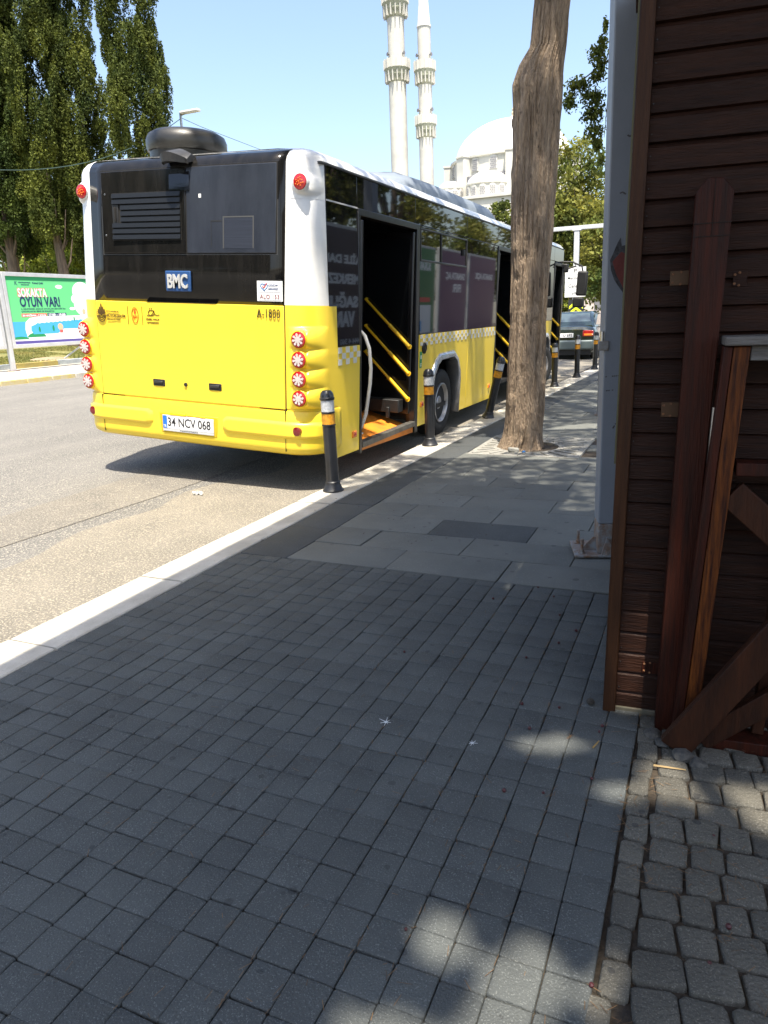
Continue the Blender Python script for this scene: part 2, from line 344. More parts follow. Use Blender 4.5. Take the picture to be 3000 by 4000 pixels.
# tree grate: ribbed concrete slabs round the trunk, soil in the hole
TC = Vector((-1.745, 7.50)); 
M_GRT = mat('ribbed_concrete', (.31, .30, .265), .85, col2=(.21, .205, .185), vs=9., bump=.6, bs=90.)
root = empty('tree_grate', 'ribbed pale concrete grate slabs around the bare tree trunk', 'tree grate', (0, 0, 0))
gx0, gx1, gy0, gy1 = -2.185, -1.065, 6.98, 8.15; rh = .31; hc = Vector((-1.66, 7.50)); n = 64
def sq(a):
    dx, dy = math.cos(a), math.sin(a); t = min(((gx1-hc.x)/dx if dx > 0 else (gx0-hc.x)/dx) if abs(dx) > 1e-6 else 9, ((gy1-hc.y)/dy if dy > 0 else (gy0-hc.y)/dy) if abs(dy) > 1e-6 else 9)
    return Vector((hc.x+dx*t, hc.y+dy*t))
for q in range(4):
    g = MB(); a0 = q*PI/2+PI/4*0; A = [a0+PI/2*i/16 for i in range(17)]
    cor = [math.atan2(cy-hc.y, cx-hc.x) % (2*PI) for cx in (gx0, gx1) for cy in (gy0, gy1)]
    A = sorted(A+[c for c in cor if a0 < c < a0+PI/2]); A[0] += .006; A[-1] -= .006
    inn = [hc+Vector((math.cos(a), math.sin(a)))*rh for a in A]; out = [sq(a) for a in A]
    top = .006
    g.rings([[Vector((p.x, p.y, -.08)) for p in inn], [Vector((p.x, p.y, top)) for p in inn], [Vector((p.x, p.y, top)) for p in out], [Vector((p.x, p.y, -.08)) for p in out]], close=False, cap0=False, cap1=False)
    o = g.build('grate_slab', M_GRT, root)
    g = MB()
    for i in range(7):
        a = a0+PI/2*(i+.5)/7; d = Vector((math.cos(a), math.sin(a))); e = sq(a); L_ = (e-hc).length; t = Vector((-d.y, d.x))*.013
        p0 = hc+d*(rh+.06); p1 = hc+d*(L_-.06)
        if (p1-p0).length > .06: g.prism([(p0.x-t.x, p0.y-t.y), (p1.x-t.x, p1.y-t.y), (p1.x+t.x, p1.y+t.y), (p0.x+t.x, p0.y+t.y)], .004, .017, 'z')
    g.build('rib', M_GRT, o, bevel=.004)
g = MB(); g.lathe([(.0, -.045), (.2, -.04), (rh+.01, -.05), (rh+.01, -.09), (0, -.09)], 40, o=(hc.x, hc.y, 0)); g.build('soil', mat('needle_litter_soil', (.20, .12, .055), .95, col2=(.07, .045, .025), vs=30., bump=1., bs=70.), root, smooth=True)

# far side of the road
g = MB(); y_ = -10
nk = 0
while y_ < 90:
    g.cur = 0 if (nk % 6) not in (2, 3, 4, 5) else 1
    g.box((-18.35, y_+.01, -.25), (-18.0, y_+.88, .045)); y_ += .9; nk += 1
tag(g.build('far_kerb', [M_KERB, mat('worn_yellow_kerb', (.55, .42, .10), .85, col2=(.50, .45, .33), vs=3.)], bevel=.015), kind='structure')
g = MB(); g.box((-23.2, -10, -.25), (-18.352, 90, .035)); tag(g.build('far_pavement', mat('pale_pavement', (.50, .45, .36), .85, col2=(.42, .38, .31), vs=.8)), kind='structure')
g = MB(); y_ = -10; nk = 0
while y_ < 90:
    g.cur = nk % 2; g.box((-23.4, y_+.01, -.1), (-23.205, y_+1.9, .22)); y_ += 1.95; nk += 1
tag(g.build('verge_kerb', [mat('blue_white_kerb', (.40, .43, .46), .85, col2=(.27, .30, .34), vs=4.), mat('yellow_verge_kerb', (.46, .36, .10), .85, col2=(.35, .28, .12), vs=4.)], bevel=.02), kind='structure')
g = MB(); xs = [-23.35, -23.8, -24.6, -26, -28, -31, -36, -45, -70]; zs = [.20, .24, .32, .45, .62, .8, 1.0, 1.1, 1.1]
ys = list(np.linspace(-10, 90, 60))
g.add([(x, y, z+(.05*noise.noise(Vector((x*.6, y*.6, 0))) if i else 0)) for y in ys for i, (x, z) in enumerate(zip(xs, zs))], [(j*9+i+1, j*9+i, (j+1)*9+i, (j+1)*9+i+1) for j in range(59) for i in range(8)])
tag(g.build('grass_verge', M_GRASS, smooth=True), kind='structure')
n = 26000; gxx = RNG.uniform(-27.5, -23.4, n); gyy = RNG.uniform(14, 26, n)
gz = np.interp(-gxx, [23.35, 23.8, 24.6, 26, 28], [.20, .24, .32, .45, .62])
keep = nz3(np.stack([gxx, gyy], 1), .7, 5) > -.25; gxx, gyy, gz = gxx[keep], gyy[keep], gz[keep]; n = len(gxx)
C_ = np.stack([gxx, gyy, gz+.02], 1); U_, V_ = rand_quads(C_, .035, .8)
tag(quads_mesh('grass', C_, U_, V_*.5, mat('grass_blades', (.26, .23, .07), .9, col2=(.12, .15, .035), vs=.8, island=.3, trans=.3)), 'dry yellowish grass on the verge behind the billboard', 'grass', kind='stuff')
g = MB(); g.lathe([(.0, .10), (.5, .075), (.8, .03), (.95, -.03)], 24, o=(0, 0, 0)); o = g.build('dirt_mound', M_DIRT, smooth=True, loc=(-23.95, 21.3, .24)); o.scale = (.6, 1.1, 1); tag(o, 'bare dirt mound at the foot of the billboard prop', 'dirt mound')

# ================================================================= BUS
BX = Vector((.99789, 0, -.065)); BZ = Vector((.065, 0, .99789)); BO = Vector((-4.301, 5.3, .28))
bus = empty('city_bus', 'yellow and white city bus with black rear panel and open doors, parked along the kerb', 'bus')
bus.matrix_world = Matrix([[BX.x, 0, BZ.x, BO.x], [0, 1, 0, BO.y], [BX.z, 0, BZ.z, BO.z], [0, 0, 0, 1]])
HW = 1.30; LEN = 11.4
def tum(z): return -.036*max(0, z-.9)
def rearlean(z): return .058*max(0, z-1.31)
def arc_pt(s):
    """rear plan curve, s = distance from the centre line to the right; returns x, y, nx, ny"""
    sg = 1 if s >= 0 else -1; s = abs(s); flat = 1.00
    a, b = .30, .27
    if s <= flat: return sg*s, .0+.010*(1-(s/flat)**2)*-1, 0, -1
    # superellipse-like quarter, param by arc fraction
    L_ = .45; t = (s-flat)/L_
    if t <= 1:
        th = t*PI/2; return sg*(flat+a*math.sin(th)), b*(1-math.cos(th)), sg*math.sin(th), -math.cos(th)
    return sg*HW, b+(s-flat-L_), sg*1, 0
def surf(s, z, out=0):
    x, y, nx, ny = arc_pt(s); sg = 1 if x > 0 else -1
    return Vector((x+nx*out+sg*tum(z)*abs(nx), y+ny*out+rearlean(z)*(1-min(1, max(0, y)/.6)), z))
# --- body shell: stacked outlines, right side left open for the side wall
def outline(z, inset):
    pts = []; ss = list(np.linspace(-1.45, -1.0, 9))+[-.6, -.2, .2, .6]+list(np.linspace(1.0, 1.45, 9))
    for s in ss:
        p = surf(s, z); x, y, nx, ny = arc_pt(s); pts.append(Vector((p.x-nx*inset, p.y-ny*inset, z)))
    for y in (2.3, 4.2, 5.6, 7.0, 8.7, 10.0): pts.append(Vector((HW+tum(z)-inset, y, z)))
    fr = LEN-.5-.10*max(0, z-1.2); 
    for a in np.linspace(0, PI/2, 6): pts.append(Vector((HW+tum(z)-inset-.4+.4*math.cos(a), fr+.5*math.sin(a)-(inset if a > 1 else 0), z)))
    for a in np.linspace(PI/2, PI, 6): pts.append(Vector((-HW-tum(z)+inset+.4+.4*math.cos(a), fr+.5*math.sin(a)-(inset if a < 2 else 0), z)))
    for y in (10.0, 8.7, 7.0, 5.6, 4.2, 2.3): pts.append(Vector((-HW-tum(z)+inset, y, z)))
    return pts
prof = [(.08, .08), (.17, .02), (.44, 0), (1.0, 0), (1.305, 0), (1.32, 0), (1.9, 0), (2.39, 0), (2.43, .015), (2.47, .05), (2.50, .11), (2.52, .20), (2.535, .45)]
g = MB(); rs = [outline(z, i) for z, i in prof]; n = len(rs[0]); vs = [p for r in rs for p in r]; fs = []
nR = 22   # outline index where the rear arc ends on the right
for k in range(len(rs)-1):
    for i in range(n):
        j = (i+1) % n
        if nR-1 <= i < nR+6 and k < 7: continue
        g.cur = 1 if prof[k][0] >= 1.304 else 0
        g.add([rs[k][i], rs[k][j], rs[k+1][j], rs[k+1][i]], [(0, 1, 2, 3)])
g.cur = 1; g.add(rs[-1], [tuple(range(n))])
body = g.build('body', [M_YEL, M_WDIRT if False else M_WHT], bus)
bm = bmesh.new(); bm.from_mesh(body.data); bmesh.ops.remove_doubles(bm, verts=bm.verts, dist=.0005); bmesh.ops.recalc_face_normals(bm, faces=bm.faces); bm.to_mesh(body.data); bm.free()
body.data.shade_smooth(); body.data.set_sharp_from_angle(angle=R(35))
# underside, floor, interior
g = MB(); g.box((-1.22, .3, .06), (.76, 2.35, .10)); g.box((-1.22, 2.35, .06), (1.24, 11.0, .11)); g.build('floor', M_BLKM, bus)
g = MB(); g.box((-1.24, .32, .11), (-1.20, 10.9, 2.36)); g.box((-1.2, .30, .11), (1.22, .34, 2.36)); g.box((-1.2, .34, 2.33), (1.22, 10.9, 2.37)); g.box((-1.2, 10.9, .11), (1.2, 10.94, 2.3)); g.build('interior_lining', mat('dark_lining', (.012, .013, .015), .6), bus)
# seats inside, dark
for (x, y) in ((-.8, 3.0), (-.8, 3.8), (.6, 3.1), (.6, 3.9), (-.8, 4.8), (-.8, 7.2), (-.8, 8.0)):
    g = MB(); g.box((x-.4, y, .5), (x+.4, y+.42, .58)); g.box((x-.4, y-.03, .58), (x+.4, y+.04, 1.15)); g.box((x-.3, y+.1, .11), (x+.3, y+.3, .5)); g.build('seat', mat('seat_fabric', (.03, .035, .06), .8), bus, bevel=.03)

# --- lower rear patch with bulged lamp housings round the corners
LZ = [1.035, .872, .712, .552]; LX = 1.16
for sg in (1, -1):
    g = MB(); ss = np.linspace(.99, 1.58, 46); zz = np.linspace(.455, 1.30, 100); vs = []
    for z in zz:
        for s in ss:
            x, y, nx, ny = arc_pt(s); h = 0
            for lz in LZ:
                dz = (z-lz)/.080; 
                if abs(dz) < 1.25:
                    f = max(0, 1-abs(dz)**2.2/1.6); f = f**.8 if f > 0 else 0
                    if s < 1.25: e = max(0, min(1, (s-1.04)/.05)); ext = (y+.022)*f*e
                    else:
                        t = min(1, (s-1.25)/.30); ext = (arc_pt(1.25)[1]+.022)*f*(1-t)**1.3*(1-.35*0)
                    h = max(h, ext)
            p = surf(s, z, .004); vs.append((sg*(p.x), p.y-h, z))
    nn = len(ss); g.add(vs, [(j*nn+i, j*nn+i+1, (j+1)*nn+i+1, (j+1)*nn+i) for j in range(len(zz)-1) for i in range(nn-1)])
    g.build('lamp_housing', M_YEL, bus, smooth=True, angle=80)
def disc_T(x, y, z): return Matrix.Translation((x, y, z)) @ Matrix.Rotation(PI/2, 4, 'X')
def lamp(x, y, z, r, star=True):
    g = MB(); g.lathe([(r, -.02), (r, .006), (r*.93, .016), (r*.5, .022), (0, .023)], 28, disc_T(x, y, z)); o = g.build('tail_lamp', M_RED, bus, smooth=True)
    if star:
        g = MB()
        for k in range(8):
            a = 2*PI*k/8+.2; d = Vector((math.cos(a), 0, math.sin(a))); t = Vector((-d.z, 0, d.x)); c = Vector((x, y-.0225, z))
            q = [c+d*r*.30-t*r*.07, c+d*r*.66-t*r*.17, c+d*r*.80, c+d*r*.66+t*r*.17, c+d*r*.30+t*r*.07]
            g.rings([[p for p in q], [p+Vector((0, -.004, 0)) for p in q]])
        g.lathe([(r*.40, 0), (r*.38, .005), (0, .006)], 12, disc_T(x, y-.0215, z)); g.build('star_reflector', M_CLR, o)
    else:
        g = MB()
        for k in range(14):
            a = k*2.4; rr = r*.62*math.sqrt(k/14); g.lathe([(r*.10, 0), (r*.07, .006), (0, .007)], 8, disc_T(x+rr*math.cos(a), y-.021, z+rr*math.sin(a)))
        g.build('orange_reflector', M_ORA, o)
    g = MB(); g.lathe([(r*1.10, -.03), (r*1.10, .004), (r*1.02, .010), (r*1.0, -.03)], 28, disc_T(x, y, z)); g.build('lamp_ring', M_YELM if star else M_WHT, o, smooth=True)
for sg in (1, -1):
    for lz in LZ: lamp(sg*LX, -.022, lz, .067)
    lamp(1.15 if sg > 0 else -1.10, -.006+rearlean(2.235), 2.235, .060, False)
# upper lamp bulge
for sg in (1, -1):
    g = MB(); ss = np.linspace(1.05, 1.40, 24); zz = np.linspace(2.12, 2.35, 24); vs = []
    for z in zz:
        for s in ss:
            x, y, nx, ny = arc_pt(s); ds = (s-1.165)/(.085 if s < 1.165 else .24); dz = (z-2.235+max(0, s-1.165)*.10)/.085; d2 = ds*ds+dz*dz; f = max(0, 1-d2)**.5
            p = surf(s, z, .0012); vs.append((sg*p.x, p.y-.040*min(1, f*1.3), z))
    g.add(vs, [(j*24+i, j*24+i+1, (j+1)*24+i+1, (j+1)*24+i) for j in range(23) for i in range(23)]); g.build('upper_lamp_housing', M_WHT, bus, smooth=True, angle=80)
# --- hatch
g = MB(); g.box((-1.012, -.004, .438), (1.022, .03, 1.304)); g.build('hatch_gap', M_GAP, bus)
g = MB(); nn = 13
xs = np.linspace(-1.004, 1.013, nn); zz = [.446, .9, 1.298]
g.rings([[Vector((x, -.012-.010*(1-(x)**2), z)) for x in xs]+[Vector((x, .02, z)) for x in xs[::-1]] for z in zz]); g.build('hatch', M_YEL, bus, bevel=.006)
for x in (-.315, .305):
    g = MB(); g.box((x-.068, -.026, .560), (x+.068, -.014, .622)); o = g.build('handle', M_BLKM, bus, bevel=.006)
    g = MB(); g.box((x-.048, -.036, .585), (x+.048, -.026, .608)); g.build('grip', mat('grip_black', (.03, .03, .03), .35), o, bevel=.005)
g = MB(); g.lathe([(.018, 0), (.016, .012), (0, .013)], 12, disc_T(-.012, -.022, .592)); g.build('lock', M_BLKM, bus)
# --- bumper
g = MB(); ss = list(np.linspace(-1.62, -1.0, 15))+[-.6, -.3, 0, .3, .6]+list(np.linspace(1.0, 1.62, 15))
bp = [(.045, -.10), (.05, -.03), (.075, .012), (.12, .024), (.22, .022), (.32, .022), (.40, .018), (.432, .010), (.438, -.02)]
g.rings([[surf(s, z, o_) for s in ss] for z, o_ in bp], close=False, cap0=False, cap1=False)
o = g.build('bumper', M_YEL, bus, smooth=True, angle=60); md = o.modifiers.new('solid', 'SOLIDIFY'); md.thickness = .015
def ridge(s0, s1, z0, z1, h=.026, name='bumper_ridge'):
    g = MB(); ns, nz = 40, 14; vs = []
    for j in range(nz+1):
        for i in range(ns+1):
            s = s0+(s1-s0)*i/ns; z = z0+(z1-z0)*j/nz; r = (z1-z0)/2; zc = (z0+z1)/2
            ds = 0
            if s < s0+r: ds = s0+r-s
            if s > s1-r: ds = s-(s1-r)
            d = math.sqrt(ds*ds+(z-zc)**2)/r; hh = h*max(0, min(1, (1-d)/.40)); hh = h*math.sin(PI/2*hh/h)
            vs.append(surf(s, z, .019+hh))
    n1 = ns+1; g.add(vs, [(j*n1+i, j*n1+i+1, (j+1)*n1+i+1, (j+1)*n1+i) for j in range(nz) for i in range(ns)])
    return g.build(name, M_YEL, bus, smooth=True, angle=85)
ridge(-1.62, -.40, .195, .345); ridge(.37, 1.42, .195, .345)
for x, s in ((-1.12, -1.13), (1.10, 1.11)):
    p = surf(s, .270, .044); g = MB(); g.lathe([(.040, -.02), (.038, .010), (.02, .014), (0, .014)], 20, disc_T(p.x, p.y, p.z)); g.build('fog_lamp', mat('dark_red_lens', (.16, .006, .01), .15, coat=.8), bus, smooth=True)
for s, z0, z1 in ((-1.01, .085, .195), (-1.01, .345, .438), (1.018, .085, .195), (1.018, .345, .438)):
    g = MB(); g.prism([(s-.002, z0), (s+.002, z0), (s+.002, z1), (s-.002, z1)], surf(s, .2, .0255).y-.001, .0, 'y'); g.build('seam', M_GAP, bus)
# plate niche and plate
g = MB(); g.prism([(-.31, .135), (.31, .135), (.33, .325), (-.33, .325)], -.036, -.02, 'y'); g.build('plate_niche', mat('niche_yellow', (.62, .42, .01), .5), bus, bevel=.01)
g = MB(); g.box((-.20, -.05, .303), (-.02, -.03, .328)); g.box((.14, -.05, .303), (.20, -.03, .32)); g.box((-.02, -.045, .308), (.14, -.03, .322)); g.build('plate_lamp', M_YELM, bus, bevel=.005)
g = MB(); g.box((-.285, -.046, .155), (.285, -.038, .303)); pl = g.build('number_plate', mat('plate_frame', (.55, .55, .53), .5), bus, bevel=.003)
g = MB(); g.box((-.281, -.0475, .182), (.281, -.0455, .300)); pf = g.build('plate_face', M_PLT, pl)
g = MB(); g.box((-.280, -.0485, .183), (-.232, -.0470, .299)); g.build('blue_band', mat('plate_blue', (.02, .16, .62), .4), pl)
X_, Z_, Nn = (1, 0, 0), (0, 0, 1), (0, -1, 0)
g = MB(); text_into(g, '34 NCV 068', .475, .082, (-.222, -.0476, .203), X_, Z_, Nn, bold=.012); g.build('lettering', M_INK, pl)
g = MB(); text_into(g, 'TR', .030, .024, (-.271, -.0486, .190), X_, Z_, Nn, bold=.01); g.build('lettering', M_PLT, pl)
g = MB(); text_into(g, 'hzcetelkaya', .20, .012, (-.09, -.0462, .163), X_, Z_, Nn); g.build('lettering', M_INK, pl)
# --- black rear panel
g = MB(); pp = [(.0, 1.300), (.0, 1.6), (0, 2.0), (0, 2.39), (.0, 2.43), (0, 2.47), (0, 2.497)]
def insz(z): return float(np.interp(z, [2.39, 2.43, 2.47, 2.50], [0, .015, .05, .11]))
def rp(x, z, out): return Vector((x, arc_pt(x)[1]+rearlean(z)+insz(z)-out, z))
xs = np.linspace(-1.007, 1.015, 15)
g.rings([[rp(x, z+(.0 if k else 0), .007) for x in xs] for k, (_, z) in enumerate(pp)], close=False, cap0=False, cap1=False)
blk = g.build('rear_panel', M_BLK, bus, smooth=True, angle=60); md = blk.modifiers.new('s', 'SOLIDIFY'); md.thickness = .006; md.offset = -1
g = MB(); g.prism([(-.40, 1.3055), (-.38, 1.300), (.34, 1.300), (.36, 1.3055)], -.024, -.010, 'y'); g.build('panel_lip', M_BLK, blk)
def plate_on(x0, x1, z0, z1, out, th, mt, name, par, bev=.006, n=6):
    g = MB(); xs = np.linspace(x0, x1, n)
    g.rings([[rp(x, z, out+th) for x in xs]+[rp(x, z, out) for x in xs[::-1]] for z in (z0, (z0+z1)/2, z1)]); return g.build(name, mt, par, bevel=bev)
plate_on(-.880, .952, 1.694, 2.398, .004, .0035, mat('seal_edge', (.05, .05, .05), .4), 'window_seal', blk, 0); plate_on(-.873, .945, 1.700, 2.392, .006, .003, M_GAP, 'panel_gap', blk, 0)
vp = plate_on(-.865, .052, 1.708, 2.384, .006, .012, M_BLK, 'vent_panel', blk, .01)
wg = plate_on(.062, .936, 1.708, 2.384, .006, .008, M_REARG, 'rear_window', blk, .004)
# things seen through the rear glass: seat back shell and conduit shapes as relief on the pane's inner side
g = MB(); g.box((.42, .03, 1.73), (.72, .05, 1.98)); 
o = plate_on(.44, .72, 1.745, 1.985, .0141, .0006, mat('grille_mesh_grey', (.024, .028, .040), .35, var=.3, vs=2., stretch=(1, 1, 60)), 'radiator_grille', wg, 0)
plate_on(.43, .44, 1.745, 1.985, .0142, .0015, mat('grille_frame', (.07, .07, .066), .4), 'grille_frame', wg, 0); plate_on(.72, .73, 1.745, 1.985, .0142, .0015, MATS['grille_frame'], 'grille_frame', wg, 0); plate_on(.43, .73, 1.985, 1.995, .0142, .0015, MATS['grille_frame'], 'grille_frame', wg, 0)
plate_on(.19, .215, 2.145, 2.175, .0141, .001, M_PLT, 'white_sticker', wg, 0)
plate_on(.31, .315, 1.76, 1.96, .0141, .001, M_BLKM, 'cable', wg, 0); plate_on(.31, .42, 1.955, 1.965, .0141, .001, M_BLKM, 'cable', wg, 0)
# louvres
g = MB(); g.prism([(-.742, 1.812), (.012, 1.812), (.012, 2.206), (-.742, 2.206)], 0, .02, 'y'); o = plate_on(-.742, .012, 1.812, 2.206, .0185, .001, M_GAP, 'vent_recess', vp, 0)
for k in range(8):
    z = 1.825+k*.0485; xl = -.735 if k in (0, 1, 2, 6, 7) else -.640
    y0 = rearlean(z)-.02
    g = MB(); g.add([(xl, y0-.002, z+.034), (.008, y0-.002, z+.034), (.008, y0-.024, z), (xl, y0-.024, z), (xl, y0-.001, z-.006), (.008, y0-.001, z-.006), (xl+0, y0-.016, z+.036), (.008, y0-.016, z+.036)],
                    [(0, 1, 7, 6), (6, 7, 2, 3), (3, 2, 5, 4)]); g.build('louvre', mat('louvre_black', (.008, .009, .010), .42, spec=.35), vp)
g = MB(); y0 = rearlean(2.03)-.02; g.box((-.738, y0-.012, 1.945), (-.668, y0+.002, 2.115)); h_ = g.build('handle', M_BLKM, vp, bevel=.008)
g = MB(); g.box((-.712, y0-.018, 1.97), (-.694, y0-.011, 2.09)); g.build('grip', M_GAP, h_, bevel=.004)
g = MB()
for x, z in ((-.825, 2.20), (-.825, 1.86), (.03, 2.21), (.03, 1.95)): g.lathe([(.010, 0), (.008, .006), (0, .007)], 10, disc_T(x, rearlean(z)-.018, z))
g.build('bolt', M_STL, vp)
# camera hood above the panel
g = MB(); n = 12; rs = []
for i in range(n+1):
    t = i/n; x = -.125+.25*t; hgt = .035+.050*math.sin(PI*t)**.7 if 0 < t < 1 else .05; dep = .07+.11*math.sin(PI*min(1, t*1.15))**.6 if t < .87 else .07
    zt = 2.47+.045*math.sin(PI*t); zb = zt-hgt-.02
    rs.append([Vector((x, .11, zt)), Vector((x, .04, zt+.012)), Vector((x, .05-dep, zt-.035)), Vector((x, .065-dep, zb)), Vector((x, .0, zb+.012)), Vector((x, .11, zb+.04))])
g.rings(rs); g.build('camera_hood', mat('hood_plastic', (.035, .035, .036), .5, var=.2, vs=20, bump=.2, bs=120), bus, smooth=True, angle=50)
plate_on(-.11, .10, 2.20, 2.45, .019, .002, mat('hood_shadow_black', (.006, .007, .010), .06), 'hood_shadow', blk, .01)  # dark plate standing in for the hood's cast shadow on the panel
# roof dome
DX, DY = -.36, .62
P1 = [(.0, .215), (.20, .212), (.34, .195), (.41, .165), (.435, .12), (.434, .07), (.42, .035), (.40, .03), (.395, -.05), (0, -.05)]
g = MB(); g.lathe([(r*.83, z*1.08+.01) for r, z in reversed(P1)], 48, o=(DX, DY, 2.55)); g.build('roof_dome', mat('dome_black', (.020, .019, .016), .42, var=.3, vs=3., bump=.15, bs=150., coat=.2), bus, smooth=True, angle=50)
# --- badge, sticker, writing
bz = 1.478
g = MB(); g.box((-.17, -.034+rearlean(bz), 1.392), (.10, -.016+rearlean(bz), 1.564)); bd = g.build('maker_badge', M_BLUE, bus, bevel=.016, seg=3)
g = MB(); text_into(g, 'BMC', .215, .120, (-.142, -.0345+rearlean(bz), 1.418), X_, Z_, Nn, bold=.03, ext=.010); g.build('lettering', mat('silver_letter', (.60, .60, .58), .3, metal=.3), bd)
g = MB(); g.box((.765, -.0215+rearlean(1.41), 1.332), (1.008, -.017+rearlean(1.41), 1.492)); st = g.build('phone_sticker', M_PLT, bus)
ye = -.0217+rearlean(1.41); nr = MATS
g = MB(); text_into(g, 'ÇÖZÜM', .088, .020, (.875, ye, 1.447), X_, Z_, Nn, bold=.01); text_into(g, 'MERKEZİ', .092, .018, (.875, ye, 1.422), X_, Z_, Nn, bold=.02); g.build('lettering', mat('navy_ink', (.05, .08, .2), .5), st)
g = MB(); text_into(g, 'ALO 153', .185, .033, (.792, ye-.001, 1.352), X_, Z_, Nn, bold=-.005, space=1.05); g.build('lettering', mat('maroon_ink', (.30, .08, .07), .5), st)
g = MB()
for x0, x1, z0, z1 in ((.780, .994, 1.403, 1.405), (.780, .994, 1.340, 1.342), (.780, .782, 1.342, 1.403), (.992, .994, 1.342, 1.403)): g.box((x0, ye-.0012, z0), (x1, ye, z1))
g.build('sticker_outline', mat('thin_grey', (.35, .35, .4), .5), st)
def stroke(mb, pts, w, y, th=.001):
    for a, b in zip(pts[:-1], pts[1:]):
        a = Vector((a[0], 0, a[1])); b = Vector((b[0], 0, b[1])); d = (b-a).normalized(); t = Vector((-d.z, 0, d.x))*w/2; e = d*w*.3
        mb.rings([[Vector((p.x, y, p.z)) for p in (a-t-e, b-t+e, b+t+e, a+t-e)], [Vector((p.x, y-th, p.z)) for p in (a-t-e, b-t+e, b+t+e, a+t-e)]])
heart = [(.800+.034*(1+16*math.sin(t)**3/16), 1.445+.0020*(13*math.cos(t)-5*math.cos(2*t)-2*math.cos(3*t)-math.cos(4*t))) for t in np.linspace(.35, 2*PI, 22)]
g = MB(); stroke(g, heart, .006, ye-.0005); g.build('heart_mark', M_BLUEP, st)
g = MB(); stroke(g, [(.818, 1.450), (.831, 1.436), (.860, 1.474)], .006, ye-.002); g.build('tick_mark', M_REDP, st)
yh = -.0232
g = MB(); text_into(g, 'A-1800', .222, .070, (.760, yh+.003, 1.200), X_, Z_, Nn, bold=-.004, space=1.1, ext=.004); g.build('lettering', mat('number_ink', (.02, .018, .015), .5), bus)
for t_, w_, h_, x_, z_, al, sp_ in (('İSTANBUL', .150, .020, -.872, 1.197, 'L', 1.1), ('BÜYÜKŞEHİR', .222, .034, -.870, 1.152, 'L', 1.), ('BELEDİYESİ', .155, .016, -.868, 1.128, 'L', 1.), ('ÖZEL HALK', .150, .018, -.338, 1.142, 'C', 1.), ('OTOBÜSÜ', .130, .017, -.338, 1.112, 'C', 1.)):
    g = MB(); text_into(g, t_, w_, h_, (x_, yh+.002, z_), X_, Z_, Nn, al, bold=.01, ext=.003, space=sp_); g.build('lettering', M_INK2, bus)
for x_ in (-.622, -.458): g = MB(); g.box((x_, yh-.001, 1.095), (x_+.003, yh+.003, 1.258)); g.build('divider_line', M_INK2, bus)
g = MB()   # city emblem: towers over rings
for k, (dx, h0, h1) in enumerate(((-.036, 1.185, 1.215), (-.018, 1.175, 1.235), (0, 1.165, 1.262), (.018, 1.175, 1.235), (.036, 1.185, 1.215))): g.prism([(-.933+dx-.006, h0), (-.933+dx+.006, h0), (-.933+dx+.006, h1), (-.933+dx, h1+.012), (-.933+dx-.006, h1)], yh-.001, yh+.004, 'y')
for r0 in (.050, .036, .022): stroke(g, [(-.933+r0*math.cos(a), 1.168+r0*1.1*math.sin(a)) for a in np.linspace(PI, 2*PI, 12)], .007, yh+.001, .003)
for zz_ in (1.18, 1.195): stroke(g, [(-.985, zz_), (-.881, zz_)], .005, yh+.001, .003)
g.build('emblem', M_INK2, bus)
g = MB()   # transit emblem: red oval with tulip
stroke(g, [(-.538+.036*math.cos(a), 1.178+.068*math.sin(a)) for a in np.linspace(0, 2*PI, 26)], .005, yh+.001, .003)
text_into(g, 'İETT', .050, .034, (-.538, yh+.001, 1.150), X_, Z_, Nn, 'C', bold=.01, ext=.003); g.prism([(-.546, 1.192), (-.530, 1.192), (-.526, 1.210), (-.538, 1.236), (-.550, 1.210)], yh-.001, yh+.002, 'y'); g.build('emblem', mat('orange_red_ink', (.62, .10, .01), .5), bus)
g = MB()   # looping line emblem
stroke(g, [(-.338+.034*math.cos(a)-.012, 1.205+.024*math.sin(a)) for a in np.linspace(0, 2*PI, 18)], .005, yh+.001, .003); stroke(g, [(-.40, 1.185), (-.36, 1.182), (-.335, 1.198), (-.32, 1.225), (-.312, 1.195), (-.29, 1.186), (-.262, 1.190)], .005, yh+.001, .003)
stroke(g, [(-.372, 1.243), (-.365, 1.243)], .006, yh+.001, .003); stroke(g, [(-.350, 1.243), (-.343, 1.243)], .006, yh+.001, .003); g.build('emblem', M_INK2, bus)

# --- right side wall
def side_build(g, name, mt, par=bus, **k):
    g.v = [(x+tum(z) if x > .9 else x, y, z) for x, y, z in g.v]; return g.build(name, mt, par, **k)
XO = HW
def sbox(g, y0, y1, z0, z1, out=0, th=.04): g.box((XO-th, y0, z0), (XO+out, y1, z1)); return g
bot = lambda y: -.02-.010*y
g = MB(); g.prism([(.20, .06), (.30, bot(.3)), (.858, bot(.86)), (.858, .955), (.20, .955)], XO-.04, XO+.001, 'x'); side_build(g, 'side_panel', M_YEL, bevel=.004)
arch = [(2.84, bot(2.9)), (2.84, .36), (2.88, .50), (3.00, .63), (3.12, .68), (3.60, .69), (3.74, .62), (3.84, .46), (3.86, .34), (3.87, bot(3.9))]
g = MB(); g.prism([(2.40, bot(2.4))]+arch+[(4.242, bot(4.2)), (4.242, .985), (2.40, .985)], XO-.04, XO+.001, 'x'); side_build(g, 'side_panel', M_YEL, bevel=.004)
g = MB(); g.prism([(4.25, bot(4.3)), (5.60, bot(5.5)), (5.60, .985), (4.25, .985)], XO-.04, XO+.001, 'x'); side_build(g, 'side_panel', M_YEL, bevel=.004)
arch2 = [(8.80, bot(8.6)), (8.80, .36), (8.84, .50), (8.96, .63), (9.08, .68), (9.56, .69), (9.70, .62), (9.80, .46), (9.82, .34), (9.83, bot(9))]
